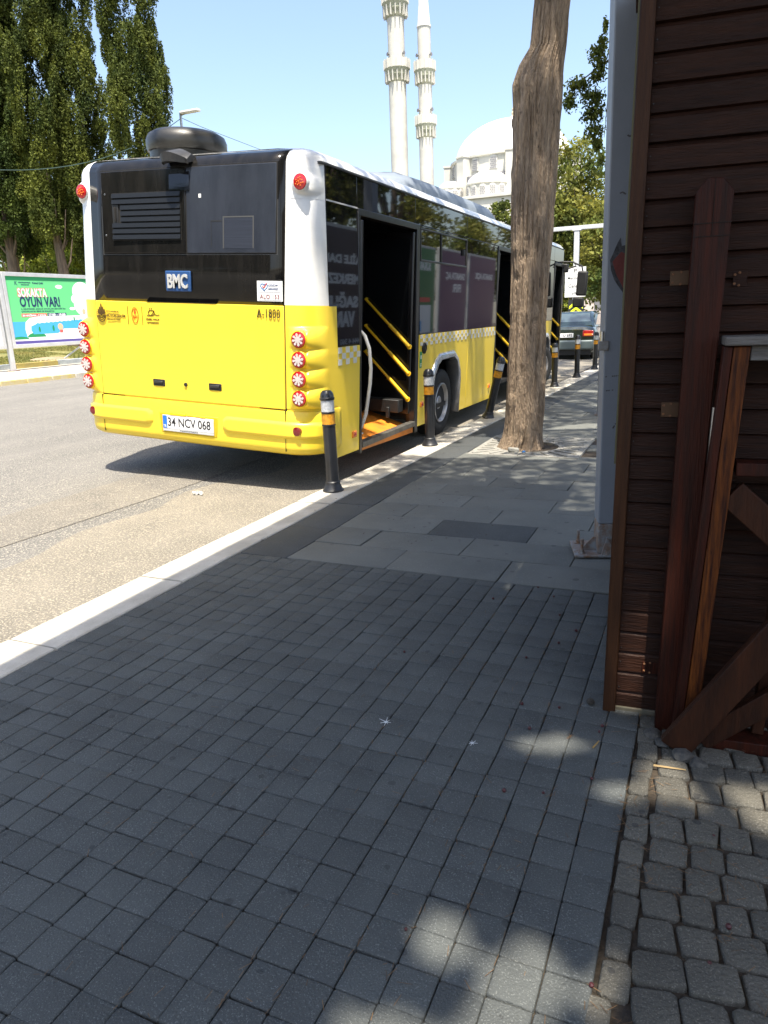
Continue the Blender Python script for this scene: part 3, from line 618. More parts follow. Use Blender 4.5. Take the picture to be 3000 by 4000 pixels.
g = MB(); g.prism([(7.10, bot(7))]+arch2+[(9.93, bot(9)), (9.93, .985), (7.10, .985)], XO-.04, XO+.001, 'x'); side_build(g, 'side_panel', M_YEL, bevel=.004)
g = MB(); g.prism([(11.1, bot(9)), (11.35, 0), (11.35, .985), (11.1, .985)], XO-.34, XO-.1, 'x'); side_build(g, 'side_panel', M_YEL)
# chequered band
def checker(y0, y1, z0, z1, n, name='checker_band', fade=False):
    g = MB(); w_ = (y1-y0)/n; h_ = (z1-z0)/3 if not fade else (z1-z0)/2; nr_ = 3 if not fade else 2
    for i in range(n):
        for j in range(nr_):
            if (i+j) % 2 == 0: g.box((XO+.0012, y0+i*w_, z1-(j+1)*h_), (XO+.0032, y0+(i+1)*w_, z1-j*h_))
    side_build(g, name, mat('checker_white', (.72, .70, .62), .35))
checker(.26, .858, .80, .955, 8); checker(2.42, 4.24, .865, .983, 22); checker(4.252, 5.59, .865, .983, 16, 'checker_band', True)
# wheel arch trims
def arch_trim(pts, name='wheel_arch_trim'):
    c = Vector((sum(p[0] for p in pts)/len(pts), .25)); ring = []
    g = MB(); outp = [Vector(p)+((Vector(p)-c).normalized()*.075) for p in pts]; outp[0].y = pts[0][1]; outp[-1].y = pts[-1][1]
    outp[0].x = pts[0][0]-.05; outp[-1].x = pts[-1][0]+.03
    poly_in = [Vector(p)+(c-Vector(p)).normalized()*.035 for p in pts]; poly_in[0].y = pts[0][1]; poly_in[-1].y = pts[-1][1]
    rs = [[Vector((XO+.004, a.x, a.y)), Vector((XO+.030, a.x*.7+b.x*.3, a.y*.7+b.y*.3)), Vector((XO+.030, a.x*.2+b.x*.8, a.y*.2+b.y*.8)), Vector((XO-.14, b.x, b.y))] for a, b in zip(outp, poly_in)]
    g.rings(rs, close=False, cap0=False, cap1=False); o = side_build(g, name, mat('arch_silver', (.50, .51, .53), .25, metal=.7, var=.15, vs=5.), smooth=True, angle=50); md = o.modifiers.new('s', 'SOLIDIFY'); md.thickness = .008
arch_trim(arch); arch_trim(arch2)
g = MB(); g.box((.75, 2.78, -.05), (.80, 3.92, .75)); g.box((.75, 2.78, .74), (1.26, 3.92, .78)); g.box((.75, 8.7, -.05), (.80, 9.9, .75)); g.box((.75, 8.7, .74), (1.26, 9.9, .78)); [g.box((.8, a, -.05), (1.255, a+.03, .76)) for a in (2.80, 3.875, 8.75, 9.83)]; g.build('wheel_well', M_BLKM, bus)
# wheels
def wheel(x, y, z, r, steer=0, name='wheel'):
    T = Matrix.Translation((x, y, z)) @ Matrix.Rotation(steer, 4, 'Z') @ Matrix.Rotation(PI/2, 4, 'Y')
    g = MB(); g.lathe([(r*.55, -.24), (r*.80, -.25), (r*.97, -.235), (r, -.20), (r, -.05), (r*.97, -.012), (r*.86, .004), (r*.80, .006), (r*.70, .004), (r*.62, -.01), (r*.60, -.04)], 48, T); wh = g.build(name, M_RUB, bus, smooth=True, angle=35)
    g = MB(); g.lathe([(r*.60, -.05), (r*.60, .0), (r*.57, .006), (r*.54, -.01), (r*.50, -.07), (r*.44, -.10), (r*.30, -.105), (r*.27, -.08), (r*.20, -.04), (r*.18, -.03), (0, -.028)], 40, T); rim = g.build('rim', mat('rim_silver', (.40, .40, .41), .35, metal=.6, var=.2, vs=8), wh, smooth=True, angle=30)
    g = MB()
    for k in range(10):
        a = 2*PI*k/10; T2 = T @ Matrix.Translation((r*.37*math.cos(a), r*.37*math.sin(a), -.10)); g.lathe([(.016, -.01), (.016, .02), (.01, .028), (0, .028)], 8, T2)
    g.build('wheel_nut', M_STL, rim)
    g = MB(); T3 = T
    for k in range(60):
        a = 2*PI*k/60; T2 = T @ Matrix.Rotation(a, 4, 'Z'); g.box((r*.985, -.008, -.225), (r*1.012, .008, -.03), T2)
    g.build('tread', M_RUB, wh)
wheel(1.26, 3.36, .115, .415); wheel(1.27, 9.34, .115, .415, -.42); 
for y in (3.36, 9.34):
    g = MB(); T = Matrix.Translation((-1.02, y, .06)) @ Matrix.Rotation(PI/2, 4, 'Y'); g.lathe([(.0, -.24), (.38, -.24), (.41, -.2), (.41, 0), (.38, .03), (0, .03)], 32, T); g.build('wheel', M_RUB, bus, smooth=True, angle=35)
# windows (right)
def pane(y0, y1, z0, z1, mt=None, out=.0, name='side_window', bev=.003): g = MB(); g.box((XO-.02, y0, z0), (XO+out, y1, z1)); return side_build(g, name, mt or M_BLKG, bevel=bev)
pane(.265, .850, .965, 2.385); pane(.856, 2.268, 2.13, 2.385); pane(2.276, 4.095, 2.13, 2.385); pane(4.103, 5.6, 2.13, 2.385); pane(5.606, 7.1, 2.13, 2.385); pane(7.106, 9.9, 2.13, 2.385); pane(9.906, 10.9, 2.13, 2.385)
pane(2.40, 4.095, .99, 2.125); pane(4.103, 5.60, .99, 2.125); pane(7.10, 8.5, .99, 2.125); pane(8.506, 9.93, .99, 2.125)
g = MB(); sbox(g, 2.42, 4.07, 1.762, 1.782, .012); sbox(g, 2.42, 4.07, 2.085, 2.102, .012); sbox(g, 4.065, 4.083, 1.762, 2.102, .012); sbox(g, 3.08, 3.10, 1.78, 2.09, .014); sbox(g, 2.41, 2.425, 1.762, 2.102, .012); side_build(g, 'sliding_window_frame', mat('dark_frame', (.03, .03, .03), .4), bevel=.004)
g = MB(); sbox(g, 3.90, 3.96, 1.90, 1.97, .022); side_build(g, 'window_latch', M_BLKM, bevel=.004)
g = MB(); sbox(g, .27, .85, 2.122, 2.134, .006); side_build(g, 'window_trim', mat('pale_trim', (.45, .45, .44), .5))
g = MB(); g.box((XO-.05, .20, 2.385), (XO+.010, 10.9, 2.405)); side_build(g, 'roof_gutter', mat('dark_frame', (.03, .03, .03), .4), bevel=.004)
# cove panel above
g = MB(); 
# doors
def door(y0, y1, zt, rails=True, near=True):
    fr = mat('door_frame_black', (.008, .008, .009), .30, var=.3, vs=5)
    g = MB(); g.box((XO-.10, y0-.005, -.07), (XO+.012, y0+.045, zt)); g.box((XO-.10, y1-.01, -.10), (XO+.012, y1+.085, zt)); g.box((XO-.10, y0, zt-.03), (XO+.012, y1+.08, zt+.03)); side_build(g, 'door_frame', fr, bevel=.006)
    for (ya, sgn) in ((y0+.06, 1), (y1-.11, -1)):
        g = MB(); g.box((.70, ya, .13), (1.27, ya+.045, zt-.06)); lf = g.build('door_leaf', fr, bus, bevel=.008)
        g = MB(); g.box((.735, ya-.003, .50), (1.235, ya+.048, zt-.12)); g.build('door_glass', mat('door_pane', (.006, .007, .008), .2), lf)
        if sgn == -1 or not near:
            for za, zb in ((1.34, .87), (1.06, .58), (.78, .30)):
                yv = ya-.045 if sgn == -1 else ya+.09
                g = MB(); A_, B_ = Vector((.74, yv, za+.02)), Vector((1.275, yv, zb)); g.tube([A_+Vector((0, .045, 0)), A_, A_*.45+B_*.55], .015, 10); g.tube([A_*.45+B_*.55, B_], .021, 10); g.lathe([(.028, -.006), (.028, .006), (0, .006)], 14, Matrix.Translation(B_) @ Matrix.Rotation(PI/2, 4, 'X')); g.build('yellow_handrail', mat('rail_yellow', (.80, .50, .02), .35), lf, smooth=True, angle=45)
door(.86, 2.31, 2.10); door(5.62, 7.0, 2.10, near=True); door(9.96, 10.95, 2.08, near=True)
g = MB(); g.tube([(1.20, .95, 1.16), (1.24, .955, 1.09), (1.30, .96, 1.03), (1.345, .96, .92), (1.365, .96, .74), (1.36, .96, .60), (1.34, .96, .45), (1.32, .96, .30), (1.29, .96, .22), (1.26, .96, .15), (1.255, .96, .11)], .017, 12); g.lathe([(.035, 0), (.035, .012), (0, .012)], 14, o=(1.255, .96, .105)); g.build('grab_pole', mat('pole_cream', (.70, .67, .60), .4), bus, smooth=True, angle=50)
g = MB(); g.add([(1.30, .92, .010), (1.30, 2.28, -.03), (.75, 2.22, .135), (.75, .92, .150), (1.30, .92, -.05), (1.30, 2.28, -.09), (.75, 2.22, .10), (.75, .92, .10)], [(0, 1, 2, 3), (4, 7, 6, 5), (0, 4, 5, 1), (1, 5, 6, 2), (2, 6, 7, 3), (3, 7, 4, 0)]); rp_ = g.build('entry_ramp', mat('ramp_orange', (.80, .26, .02), .5, col2=(.6, .20, .03), vs=6.), bus, bevel=.004)
g = MB(); g.box((1.245, .91, -.02), (1.318, 2.30, .035)); g.build('ramp_edge', mat('edge_aluminium', (.15, .14, .12), .5, metal=.5, var=.3, vs=10), rp_, bevel=.004)
g = MB(); g.box((.80, 2.02, .16), (1.22, 2.16, .30)); g.box((1.08, 1.99, .10), (1.12, 2.03, .22)); g.build('heater_box', mat('heater_dark', (.014, .014, .014), .5, var=.3, vs=9), bus, bevel=.008)
# small side things
g = MB(); T = Matrix.Translation((XO+.002, 2.545, .835)) @ Matrix.Rotation(PI/2, 4, 'Y'); g.lathe([(.062, -.01), (.062, .012), (.048, .018), (.046, .004), (.030, .004), (.028, .014), (0, .014)], 28, T); side_build(g, 'fuel_cap', M_BLKM, smooth=True)
g = MB(); sbox(g, 2.42, 2.49, .62, .80, .003); o = side_build(g, 'green_sticker', mat('green_print', (.02, .28, .08), .4)); g = MB(); sbox(g, 2.438, 2.472, .72, .76, .004); sbox(g, 2.435, 2.475, .66, .672, .004); sbox(g, 2.435, 2.475, .64, .65, .004); side_build(g, 'sticker_mark', M_PLT, o)
for y, z in ((.70, .11), (2.49, .17), (5.36, .09), (7.5, .08)):
    g = MB(); sbox(g, y, y+.085, z, z+.06, .014); o = side_build(g, 'side_marker', M_ORA, bevel=.006); g = MB(); sbox(g, y+.02, y+.065, z+.018, z+.042, .017); side_build(g, 'reflector', M_RED, o, bevel=.003)
# roof pod
g = MB(); n = 16; rs = []
pr = [(-1.0, 0), (-.99, .10), (-.92, .20), (-.70, .27), (0, .31), (.70, .27), (.92, .20), (.99, .10), (1.0, 0)]
for y, f in ((2.35, 0), (2.60, .62), (3.00, .98), (3.6, 1.05), (5.9, 1.05), (6.2, .98), (6.42, .55), (6.5, 0)): rs.append([Vector((x, y, 2.49+z*max(.02, f))) for x, z in pr])
g.rings(rs, cap0=False, cap1=False); g.build('roof_pod', mat('pod_grey', (.20, .23, .265), .45, var=.12, vs=3.), bus, smooth=True, angle=50)
# front: windscreen, mirror, display
g = MB(); g.box((-1.0, 10.93, 1.0), (1.0, 10.96, 2.2)); g.build('windscreen', M_BLKG, bus)
g = MB(); g.box((1.20, 10.95, 1.95), (1.34, 11.12, 2.12)); g.build('front_marker', M_BLKM, bus, bevel=.02)
g = MB(); g.tube([(1.22, 11.0, 2.16), (1.44, 11.05, 2.16), (1.50, 11.05, 2.08), (1.26, 11.0, 2.0)], .018, 8); g.tube([(1.46, 11.05, 2.14), (1.62, 11.05, 2.08), (1.66, 11.05, 1.92)], .018, 8); ma = g.build('mirror_arm', M_BLKM, bus, smooth=True)
g = MB(); g.box((1.55, 10.98, 1.48), (1.76, 11.12, 1.98)); g.build('mirror', M_BLKM, ma, bevel=.035, seg=3); g = MB(); g.box((1.50, 10.98, 1.24), (1.72, 11.10, 1.45)); g.build('mirror', M_BLKM, ma, bevel=.03, seg=3)

# ================================================================= BOLLARDS
M_BOL = mat('bollard_black', (.014, .015, .018), .30, coat=.3, var=.3, vs=6)
def bollard():
    r = empty('bollard', 'x', 'bollard', group='black bollards on the kerb')
    g = MB(); g.lathe([(0, 0), (.088, 0), (.088, .012), (.078, .022), (.070, .045), (.062, .060), (.062, .078), (.054, .086), (.053, .09)], 28); g.build('base', mat('bollard_base', (.016, .017, .02), .45, var=.4, vs=14), r, smooth=True, angle=30)
    g = MB(); g.lathe([(.0525, .088), (.0525, .545), (.058, .548), (.058, .556), (.0525, .558), (.0525, .648), (.058, .650), (.058, .657), (.0525, .660), (.0525, .76)], 28); g.build('post', M_BOL, r, smooth=True, angle=30)
    g = MB(); g.lathe([(.054, .560), (.054, .646)], 28); g.build('orange_band', mat('orange_reflective', (.58, .26, .02), .35, var=.25, vs=50), r, smooth=True)
    g = MB(); g.lathe([(.054, .662), (.054, .752)], 28); g.build('white_band', mat('silver_reflective', (.52, .54, .55), .3, var=.2, vs=60), r, smooth=True)
    g = MB(); g.lathe([(.0525, .750), (.060, .755), (.061, .772), (.057, .776), (.056, .790), (.050, .810), (.036, .826), (.034, .830), (.012, .834), (0, .835)], 28); g.build('cap', M_BOL, r, smooth=True, angle=30)
    return r
b0 = bollard()
bl = [((-2.775, 5.16), (0, -.012), 1.0, 'nearest black bollard, standing on the kerb behind the bus corner'), ((-2.722, 7.36), (.0, 0), .99, 'upright black bollard on the kerb in front of the rear wheel'),
      ((-2.665, 9.5), (.03, .235), 1.0, 'tilted black bollard half hidden by the tree trunk'), ((-2.555, 13.62), (0, -.01), .95, 'black bollard on the kerb just right of the tree trunk near the front wheel'),
      ((-2.46, 15.55), (0, .0), 1.03, 'black bollard in front of the green car'), ((-2.385, 17.6), (0, .02), 1.02, 'farthest black bollard, partly behind the blue grey post')]
for i, ((x, y), (rx, ry), s, lab) in enumerate(bl):
    o = b0 if i == 0 else copy_tree(b0); o.location = (x, y, .009); o.rotation_euler = (rx, ry, 0); o.scale = (1, 1, s); o['label'] = lab

# ================================================================= BARE TRUNK TREE
M_BARK = mat('bare_wood_bark', (.40, .300, .205), .9, col2=(.215, .155, .105), vs=16., bump=3.5, bs=42., stretch=(3, 3, .42), crack=(13., (.060, .042, .030)), stain=(6., (.05, .036, .026), .13))
tz = [-.10, 0, .12, .43, 1.27, 1.72, 2.23, 2.85, 3.20, 3.42, 3.58, 3.72, 4.08, 5.5, 8.0]
tl = [-2.04, -1.975, -1.93, -1.905, -1.872, -1.862, -1.864, -1.846, -1.85, -1.862, -1.80, -1.70, -1.665, -1.62, -1.5]
tr = [-1.48, -1.520, -1.515, -1.500, -1.480, -1.458, -1.442, -1.426, -1.40, -1.385, -1.375, -1.358, -1.327, -1.25, -1.15]
tree = empty('leafless_tree_trunk', 'tall weathered tree with bare brown trunk standing in the sidewalk grate', 'tree', (0, 0, 0))
g = MB(); rs = []; NS = 120
knots = [(random.uniform(0, 2*PI), random.uniform(.15, 4.2), random.uniform(.03, .07), random.choice((1, 1, -1))) for _ in range(30)]
knots += [(-PI/2-.5, .50, .06, 1), (-PI/2+.2, .9, .05, 1), (-PI/2-.2, 1.9, .05, -1), (-PI/2+.5, 2.8, .05, -1), (-PI/2-.7, 3.3, .07, -1)]
for z in np.concatenate([np.arange(-.10, 4.4, .018), np.arange(4.4, 8, .2)]):
    xl = np.interp(z, tz, tl); xr = np.interp(z, tz, tr); cx_ = (xl+xr)/2-.012; r = (xr-xl)/2*.985; ring = []
    for k in range(NS):
        a = 2*PI*k/NS; c, s = math.cos(a), math.sin(a)
        d = .022*noise.noise(Vector((c*2.2, s*2.2, z*.9)))+.011*noise.noise(Vector((c*9, s*9, z*1.1+5)))+.006*noise.noise(Vector((c*26, s*26, z*2.5+9)))
        rid = abs(noise.noise(Vector((c*6+z*.25, s*6, z*.55+20)))); d -= .022*max(0, 1-rid*6); rid = abs(noise.noise(Vector((c*15, s*15, z*1.3+40)))); d -= .008*max(0, 1-rid*6)
        for ka, kz, kr_, sg in knots:
            da = abs((a-ka+PI) % (2*PI)-PI)*r; q = (da*da+((z-kz)*.8)**2)/(kr_*kr_)
            if q < 4: d += sg*.022*math.exp(-q*1.5)-(.012*math.exp(-q*6) if sg > 0 else 0)
        if z < .22: f = (1-max(0, z)/.22); d += f*f*.055*(.4+noise.noise(Vector((c*2.7, s*2.7, 3)))*1.6)+f*.02*noise.noise(Vector((c*8, s*8, z*12)))
        rr = r+d-.004; ring.append(Vector((cx_+rr*c, 7.50+rr*s*.95, z)))
    rs.append(ring)
g.rings(rs); g.build('trunk', M_BARK, tree, smooth=True, angle=80)

# ================================================================= FOLIAGE
M_LF = mat('cypress_leaf', (.085, .115, .020), .75, col2=(.035, .058, .012), vs=.9, island=.35, trans=.28, spec=.25)
M_LF2 = mat('olive_leaf', (.140, .160, .026), .75, col2=(.034, .056, .012), vs=.7, island=.35, trans=.30, spec=.25)
M_LF3 = mat('bright_leaf', (.30, .32, .035), .7, col2=(.09, .14, .02), vs=.8, island=.35, trans=.35, spec=.25)
M_LF4 = mat('plane_leaf', (.24, .22, .035), .7, col2=(.07, .12, .03), vs=.45, island=.35, trans=.35, spec=.3)
M_TRK = mat('brown_bark', (.17, .125, .09), .9, col2=(.08, .06, .045), vs=5., stretch=(3, 3, .4), bump=1., bs=20.)
M_TRK2 = mat('tan_bark', (.33, .25, .18), .9, col2=(.16, .12, .09), vs=5., stretch=(3, 3, .5), bump=1., bs=20.)
def column_crown(x, y, z0, z1, rmax, lean, nclump, per, size, holes=.0, seed=0, bottom=.45):
    """flame-shaped clumps on a column"""
    C = []; Nn_ = []
    for i in range(nclump):
        t = random.random(); z = z0+(z1-z0)*t; a = random.uniform(0, 2*PI)
        r = rmax*(bottom+(1-bottom)*min(1, t*3.2))*(1-max(0, t-.55)**1.6*1.7)*(.84+.62*noise.noise(Vector((math.cos(a)*1.3+seed, math.sin(a)*1.3, z*.35))))
        rc = r*random.uniform(.66, 1.0); cx_ = x+lean*(z-z0)+rc*math.cos(a); cy_ = y+rc*math.sin(a)
        if noise.noise(Vector((cx_*.5+seed, cy_*.5, z*.45))) < -.5+holes: continue
        hh = random.uniform(.5, 1.15); ww = random.uniform(.19, .42)
        d = unit(RNG.normal(size=(per, 3))); rr = RNG.uniform(.55, 1., (per, 1)); d = d*rr
        zf = (d[:, 2]+1)/2; taper = 1-.55*zf
        P = np.stack([cx_+d[:, 0]*ww*taper+math.cos(a)*.12*zf, cy_+d[:, 1]*ww*taper+math.sin(a)*.12*zf, z+d[:, 2]*hh*.75], 1); C.append(P)
    C = np.concatenate(C); U, V = rand_quads(C, size, 1.1); return C, U, V
def trunk_tube(pts, r, m, root): g = MB(); g.tube(pts, r, 12); return g.build('trunk', m, root, smooth=True)
# left cypresses
CY = [  # x, y, z0, z1, r, lean, nclump, label, trunk (x offset at base), mat
    (-31.6, 27.2, 4.0, 19, 1.9, .02, 330, 'dark cypress at the left edge with a leaning tan trunk beside the billboard', .2, M_LF, M_TRK2),
    (-30.0, 25.6, 4.6, 18, 1.35, .03, 300, 'cypress with dark upright trunk above the left end of the billboard', -.4, M_LF, M_TRK),
    (-27.9, 26.4, 4.4, 19, 1.75, -.01, 400, 'broad olive green cypress above the middle of the billboard', .2, M_LF2, M_TRK),
    (-26.85, 27.8, 3.6, 18.5, 1.38, -.02, 380, 'cypress just left of the bus roof with ragged right edge', .0, M_LF2, M_TRK),
    (-23.05, 27.0, 4.4, 18.2, 1.22, .03, 360, 'slender cypress standing alone behind the bus roof dome', .0, M_LF2, M_TRK)]
for k, (x, y, z0, z1, r, ln, nc, lab, tx, ml, mtk) in enumerate(CY):
    root = empty('cypress_tree', lab, 'tree', (x, y, .6), group='cypress trees on the verge')
    C_, U_, V_ = column_crown(0, 0, z0+.5, z1-.6, r, ln, int(nc*1.35), 270, .044, .02 if k in (3,) else .05 if k == 4 else -.05, seed=k*7, bottom=.55 if k != 4 else .60)
    quads_mesh('crown', C_, U_, V_, ml, root)
    b = tx if k else -.9
    trunk_tube([(b-.1, 0, -.4), (b*.9, 0, 1.2), (b*.4+.1, 0, 3), (0, 0, 5.5), (.1, 0, 8), (.15, 0, 10)], [.34, .27, .24, .15, .07, .03], mtk, root)
    for q in range(5):
        g = MB(); a = random.uniform(0, 2*PI); zb = z0-.6+random.uniform(-.3, 1.5); g.tube([(0, 0, zb-.5), (math.cos(a)*.5, math.sin(a)*.5, zb+.3), (math.cos(a)*.8, math.sin(a)*.8, zb+1.6)], [.06, .04, .015], 6); g.build('limb', mtk, root, smooth=True)
def round_tree(name, lab, cat, x, y, zb, zc, rx, rz, n, size, ml, mtk, group=None, trunk=True, gap=.1, lob=1.):
    root = empty(name, lab, cat, (x, y, zb), group=group)
    P = []
    nl = int(n/90)
    for i in range(nl):
        d = unit(RNG.normal(size=3)); rr = RNG.uniform(.35, 1.); c = np.array([d[0]*rx*rr, d[1]*rx*rr, zc-zb+d[2]*rz*rr])
        c *= 1+.18*lob*noise.noise(Vector((d[0]*2+x, d[1]*2+y, d[2]*2)))
        if noise.noise(Vector((c[0]*.6+x, c[1]*.6, c[2]*.6))) < -.42+gap: continue
        w_ = RNG.uniform(.14, .26)*rx; P.append(c+RNG.normal(size=(90, 3))*w_*.5*np.array([1, 1, .7]))
    C_ = np.concatenate(P); U_, V_ = rand_quads(C_, size, .1); quads_mesh('crown', C_, U_, V_, ml, root)
    if trunk:
        trunk_tube([(0, 0, -.2), (.05, 0, (zc-zb)*.5), (0, .05, zc-zb), (0, 0, zc-zb+rz*.6)], [.05*rx+.08, .04*rx+.06, .03*rx+.03, .02], mtk, root)
        for q in range(6):
            a = q*1.05+x; g = MB(); g.tube([(0, 0, (zc-zb)*.6), (math.cos(a)*rx*.35, math.sin(a)*rx*.35, zc-zb), (math.cos(a)*rx*.7, math.sin(a)*rx*.7, zc-zb+rz*.4)], [.04*rx, .025*rx, .01], 7); g.build('limb', mtk, root, smooth=True)
    return root
# sunlit shrubs behind the trunks
for k, (x, y, zc, rx, rz, lab) in enumerate(((-38.5, 33, 4.4, 3.0, 3.6, 'green shrub at the far left behind the leaning trunk'), (-34.6, 32.5, 4.0, 2.6, 3.3, 'yellow green sunlit shrub between the two left trunks'), (-31.0, 32, 3.9, 2.4, 3.2, 'bright yellow green shrub between the dark trunks'), (-27.6, 32.5, 4.0, 2.3, 3.2, 'yellow green shrub against the left side of the bus'))):
    round_tree('shrub', lab, 'shrub', x, y, .9, zc, rx, rz, 9000, .085, M_LF3 if k else M_LF2, M_TRK, 'shrubs behind the cypresses', trunk=True)
for k, (x, y) in enumerate(((-44, 44), (-38, 46), (-50, 50))):
    round_tree('broad_tree', ('wide green tree far behind the left cypress trunks', 'dense tree behind the yellow green shrubs', 'distant tree at the far left behind the shrubs')[k], 'tree', x, y, 1, 7.5, 6., 6.0, 14000, .18, M_LF, M_TRK, 'background trees')
# right background
round_tree('plane_tree', 'large yellow green tree rising behind the gantry post', 'tree', -7.7, 46, -.1, 6.0, 3.4, 4.4, 30000, .10, M_LF4, M_TRK, gap=.05)
round_tree('plane_tree', 'lower golden brown tree beside the traffic sign', 'tree', -4.6, 41, -.1, 3.6, 2.2, 2.6, 13000, .09, M_LF4, M_TRK, gap=.08)
round_tree('plane_tree', 'bushy green tree hiding the road end behind the car', 'tree', -10.0, 55, -.1, 4.2, 3.4, 4.4, 15000, .12, M_LF3, M_TRK, gap=.02)
round_tree('plane_tree', 'small dark tree against the mosque wall beside the trunk', 'tree', -18.7, 70, -.1, 6.3, 2.3, 5.5, 9000, .14, M_LF2, M_TRK, gap=.02)
# hanging conifer branches at the right of the trunk
root = empty('hanging_conifer', 'conifer with drooping branches hanging beside the blue grey post', 'tree', (-.35, 9.6, 0))
trunk_tube([(0, 0, -.1), (.02, 0, 2.5), (0, 0, 5), (.02, 0, 7.5)], [.16, .14, .11, .05], M_TRK, root)
P = []
CL = ((-1.261,4.132,0.049,0.069),(-1.309,4.040,0.100,0.070),(-1.283,3.920,0.070,0.073),(-1.300,3.813,0.083,0.059),(-1.491,3.755,0.133,0.075),(-1.600,3.611,0.073,0.099),(-1.348,3.616,0.132,0.082),(-1.329,3.453,0.121,0.112),(-1.310,3.282,0.099,0.085),(-1.287,3.136,0.055,0.076),(-1.229,2.982,0.023,0.048),(-1.235,4.294,0.024,0.080),)
for k, (x, z, rx, rz) in enumerate(CL):
    nn_ = int(900*(rx*rz/.02)**.8)+60; d = RNG.normal(size=(nn_, 3))*.45; m_ = (nz3(d+k, 2.2, k*3.)) > -.18; d = d[m_]
    P.append(np.stack([x+.35+d[:, 0]*rx, 9.0-9.6+d[:, 1]*.10, z+d[:, 2]*rz-.25*np.abs(d[:, 0])*rz*0], 1))
for pts, r_ in ((((0, 0, 5.0), (-.35, -.35, 4.85), (-.72, -.6, 4.5), (-.82, -.6, 3.9), (-.86, -.6, 3.2)), .018), (((0, 0, 4.5), (-.5, -.4, 4.15), (-.9, -.6, 3.93), (-1.2, -.6, 3.75), (-1.28, -.6, 3.55)), .014), (((0, 0, 5.3), (-.4, -.4, 5.0), (-.85, -.6, 4.3)), .014)):
    g = MB(); g.tube(pts, list(np.linspace(r_, .003, len(pts))), 6); g.build('limb', M_TRK, root, smooth=True)
C_ = np.concatenate(P); U_, V_ = rand_quads(C_, .017, -.8); quads_mesh('crown', C_, U_, V_, M_LF2, root)

# shade canopy overhead: high crowns of street trees out of the frame, thinned where sun reaches the ground
def lit(x, y):
    """1 where the photograph shows sun reaching the point (x, y) of the ground"""
    E = ((-.38, 2.14, .16, .085, .35), (-.27, 1.17, .115, .22, 0), (-.47, 1.27, .10, .11, 0), (-.11, 1.30, .060, .14, 0), (.0, 2.08, .13, .15, .2), (.32, 2.03, .34, .15, .05), (-.40, 1.00, .26, .10, 0), (-.16, 1.95, .10, .08, 0), (-.19, 2.51, .10, .10, 0), (.6, 2.0, .12, .09, 0), (.12, .92, .1, .06, 0),
         (-2.45, 7.14, .64, .42, 0), (-2.15, 7.68, .46, .28, -.9), (-1.55, 6.95, .48, .08, 0), (-1.85, 7.36, .34, .28, 0))
    m = np.zeros(len(x), bool)
    for cx_, cy_, a, b, th in E:
        c, s = math.cos(th), math.sin(th); u = ((x-cx_)*c+(y-cy_)*s)/a; v = (-(x-cx_)*s+(y-cy_)*c)/b; m |= (u*u+v*v) < 1
    return m
roots = []
for lab, x, y in (('tall street tree behind the photographer shading the cobbles', 2.3, -2.2), ('tall street tree behind the wooden kiosk', 2.2, 7.5), ('tall street tree farther along the pavement behind the kiosk', 3.2, 15.5)):
    r_ = empty('street_tree', lab, 'tree', (x, y, 0), group='street trees shading the sidewalk'); trunk_tube([(0, 0, -.1), (.05, 0, 3), (-.1, .1, 6), (0, 0, 9)], [.24, .2, .17, .08], M_TRK, r_); roots.append((r_, x, y))
n = 300000
gx = RNG.uniform(-5.2, 3.6, n); gy = RNG.uniform(-1.6, 24, n)
extra = 70000; gx[:extra] = RNG.uniform(-1.3, 1.1, extra); gy[:extra] = RNG.uniform(.2, 3.4, extra)
nzv = nz3(np.stack([gx, gy], 1), 1.5, 11)+.5*nz3(np.stack([gx, gy], 1), 4.5, 31)
keepp = np.ones(n, bool)
keepp &= ~((gx < -2.45) & (gy < 5.35))
keepp &= ~(lit(gx, gy) & ~((gy > 7.2) & (gx > -1.62-.606*(gy-7.3))))
rearzone = (gx < -2.85) & (gy < 6.3) & (gx < -3.02-.606*(gy-5.5)); keepp &= ~rearzone
side = (gx < -2.85) & (gy > 5.3); far = (gy > 8.5) & (gx >= -2.85)
upper = (gx > -3.0) & (gx < -2.3) & (gy > 8.15) & (gy < 8.9); side &= ~upper; far &= ~upper
keepp &= ~(side & (nzv < np.where(gx < -4.1, .02, -.04)))
keepp &= ~(far & (nzv < -.33))
keepp &= ~((gy > 3.6) & (RNG.random(n) < .35)) & ~((gx < -1.3) & (gy < 5.0) & (RNG.random(n) < .5))
gx, gy = gx[keepp], gy[keepp]; n = len(gx)
hz = 6.6+np.maximum(0, gy)*.33+RNG.uniform(0, 1.6, n)
C_ = np.stack([gx+.20*hz, gy-.33*hz, hz], 1)
U_, V_ = rand_quads(C_, .055, 0.)
bx = np.array([[x, y] for _, x, y in roots]); own = np.argmin(((C_[:, None, :2]-bx[None])**2).sum(2), 1)
for k, (r_, x, y) in enumerate(roots):
    m = own == k; quads_mesh('crown', C_[m]-np.array([x, y, 0]), U_[m], V_[m], M_LF, r_)
    for q in range(8):
        a = q*.8+k; idx = RNG.integers(0, m.sum()); e = C_[m][idx]-np.array([x, y, 0]); g = MB(); g.tube([(0, 0, 5.5), (e[0]*.5, e[1]*.5, e[2]*.8+.6), (e[0], e[1], e[2]+.3)], [.09, .05, .02], 6); g.build('limb', M_TRK, r_, smooth=True)
